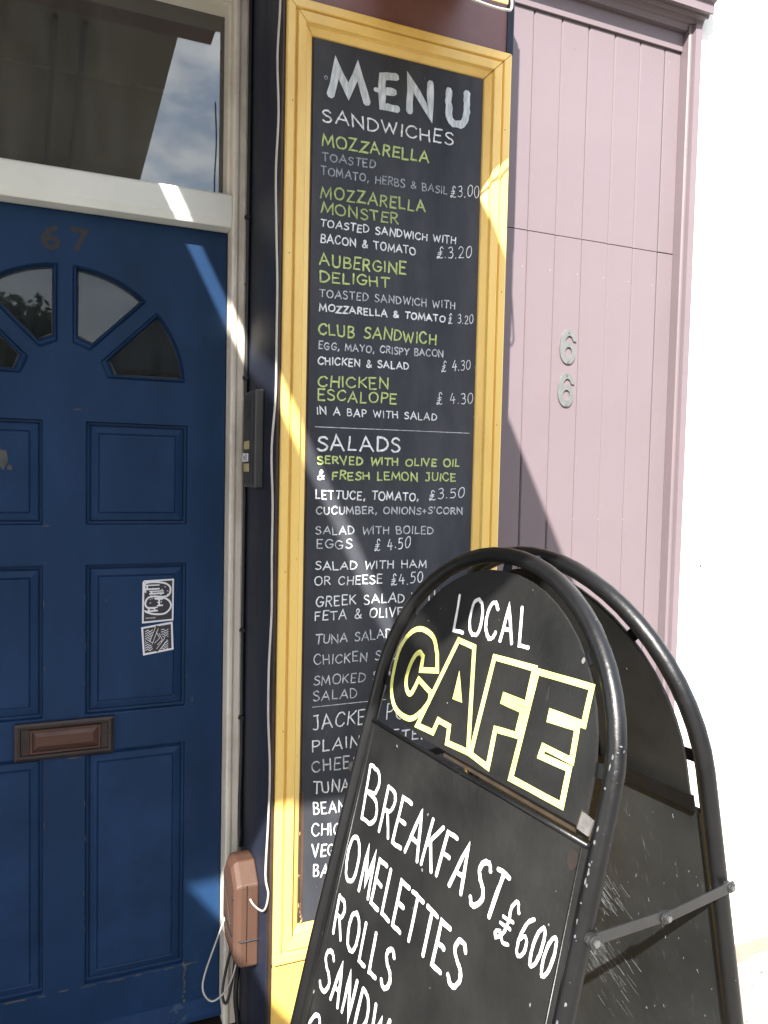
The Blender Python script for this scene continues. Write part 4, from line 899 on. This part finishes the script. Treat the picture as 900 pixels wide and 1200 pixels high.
# made-up canopy on a pole, out of view; its rim shades the door foot
ps = thing('added_parasol', 'made-up tilted dull red canvas canopy on a pole, added unseen to shade the door foot', 'added_parasol', (-2.1, -.75, 0))
def back(xf, zf, dist):
    """a point of the pier's front plane followed back towards the sun"""
    return Vector((xf, 1.58, EYE+zf)) - SUN*dist
pa, pb = back(.06, -.735, 3.0), back(.446, -1.205, 3.0)
e = (pb-pa); e = (e-SUN*e.dot(SUN)).normalized(); inw = e.cross(SUN).normalized()
mid = (pa+pb)/2
if inw.z > 0: inw = -inw
APO = .86; cc = mid+inw*APO; RAD = APO/math.cos(math.pi/8)
rim = [cc+(-inw*math.cos(math.pi/8+k*math.pi/4)+e*math.sin(math.pi/8+k*math.pi/4))*RAD for k in range(8)]
top = cc-SUN*.26
for k in range(8):
    a, b = rim[k], rim[(k+1) % 8]; bm = bmesh.new()
    t1, t2, t3 = bm.verts.new(a), bm.verts.new(b), bm.verts.new(top); c1, c2, c3 = bm.verts.new(a+SUN*.003), bm.verts.new(b+SUN*.003), bm.verts.new(top+SUN*.003)
    bm.faces.new((t1, t2, t3)); bm.faces.new((c3, c2, c1)); bm.faces.new((t1, c1, c2, t2))
    obj('canopy_panel', bm, M['added_parasol'], ps)
    bm = bmesh.new(); tube(bm, [top+SUN*.02, rim[k]+SUN*.01], .006, 6); obj('rib', bm, M['bark'], ps)
kn = cc+SUN*.05
bm = bmesh.new(); tube(bm, [top-SUN*.04, kn], .018, 10); foot = Vector((kn.x, kn.y, 0.05)); tube(bm, [kn, foot], .018, 10); obj('pole', bm, M['bark'], ps)
bm = bmesh.new(); cyl(bm, (kn.x, kn.y, .001), (0, 0, 1), .24, .06, 24); cyl(bm, (kn.x, kn.y, .061), (0, 0, 1), .03, .22, 16); obj('base', bm, M['barm'], ps, bev=.004)

# ================================================================== ACROSS THE STREET (seen only as reflections)
def house(x0, x1, y, h, rh, wallm, label):
    t = thing('house', label, 'house', ((x0+x1)/2, y, 0)); d = 7
    obj('wall', bx(x0, x1, y-d, y, 0, h), M[wallm], t)
    bm = bmesh.new(); prism(bm, [(x0-.25, h+.002), (x1+.25, h+.002), (x1-1.2, h+rh), (x0+1.2, h+rh)], Vector((0, y+.3, 0)), X, Z, 0, d+.6); rf = obj('roof', bm, M['slate'], t)
    obj('chimney', bx(x1-1.9, x1-1.2, y-3.4, y-2.7, h+rh-.4, h+rh+.9), M['brick'], rf)
    n = max(1, int((x1-x0)/2.2))
    for k in range(n):
        cx = x0+(k+.5)*(x1-x0)/n
        if k == n//2:
            obj('door', bx(cx-.45, cx+.45, y+.002, y+.06, .02, 2.05), M['blue'], t)
        else:
            w = obj('window', bx(cx-.55, cx+.55, y+.002, y+.05, .95, 2.25), M['cream'], t)
            obj('pane', bx(cx-.49, cx-.02, y+.052, y+.058, 1.01, 2.19), M['winglass'], w); obj('pane', bx(cx+.02, cx+.49, y+.052, y+.058, 1.01, 2.19), M['winglass'], w)
house(.5, 7.4, -13, 3.7, 1.6, 'brick', 'low brick house across the road with a slate roof')
house(-13, -5.2, -15, 3.2, 1.7, 'render', 'cream rendered bungalow across the road')
house(9, 18, -14, 5.2, 2.0, 'render', 'tall cream rendered house across the road')
house(-26, -16, -14, 5.2, 2.0, 'brick', 'tall brick house across the road')
def tree(x, y, h, r, label):
    t = thing('tree', label, 'tree', (x, y, 0)); bm = bmesh.new()
    tube(bm, [(x, y, 0), (x+.03, y, h*.3), (x-.04, y+.03, h*.55)], .09*h/5, 8)
    for k in range(7):
        a = k*2.4; z = h*(.3+.07*k); tube(bm, [(x, y, z), (x+r*.4*math.cos(a), y+r*.4*math.sin(a), z+.3), (x+r*.7*math.cos(a), y+r*.7*math.sin(a), z+.7)], .022, 5)
    obj('trunk', bm, M['bark'], t)
    rg = random.Random(int(x*100)); vs, fs = [], []
    cl = [(Vector((rg.gauss(0, r*.42), rg.gauss(0, r*.42), h*rg.uniform(.30, .90))), rg.uniform(.25, .5)*r) for _ in range(30)]
    for _ in range(9000):
        c, s_ = rg.choice(cl); d = Vector((rg.gauss(0, 1), rg.gauss(0, 1), rg.gauss(0, .8))).normalized()*s_*rg.uniform(.4, 1.1)
        p = Vector((x, y, 0))+c+d; a = Vector((rg.uniform(-1, 1), rg.uniform(-1, 1), rg.uniform(-1, 1))).normalized()*.085; b = a.orthogonal().normalized()*.045
        i = len(vs); vs += [p-a, p+b, p+a, p-b]; fs.append((i, i+1, i+2, i+3))
    me = bpy.data.meshes.new('crown'); me.from_pydata([v-Vector((x, y, 0)) for v in vs], [], fs); link('crown', me, M['foliage'], t)
tree(-1.15, -11.9, 4.9, 1.0, 'dark green tree in the gardens opposite the blue door')
tree(-4.2, -12.6, 4.0, 1.2, 'lower bushy tree left of the one opposite the door')
tree(8.1, -12.8, 5.6, 1.5, 'tall tree between the brick and cream houses across the road')
o = obj('garden_wall', bx(-30, 30, -11.5, -11.25, 0, 1.05), M['brick']); tag(o, 'low brick garden wall along the far pavement', 'wall')
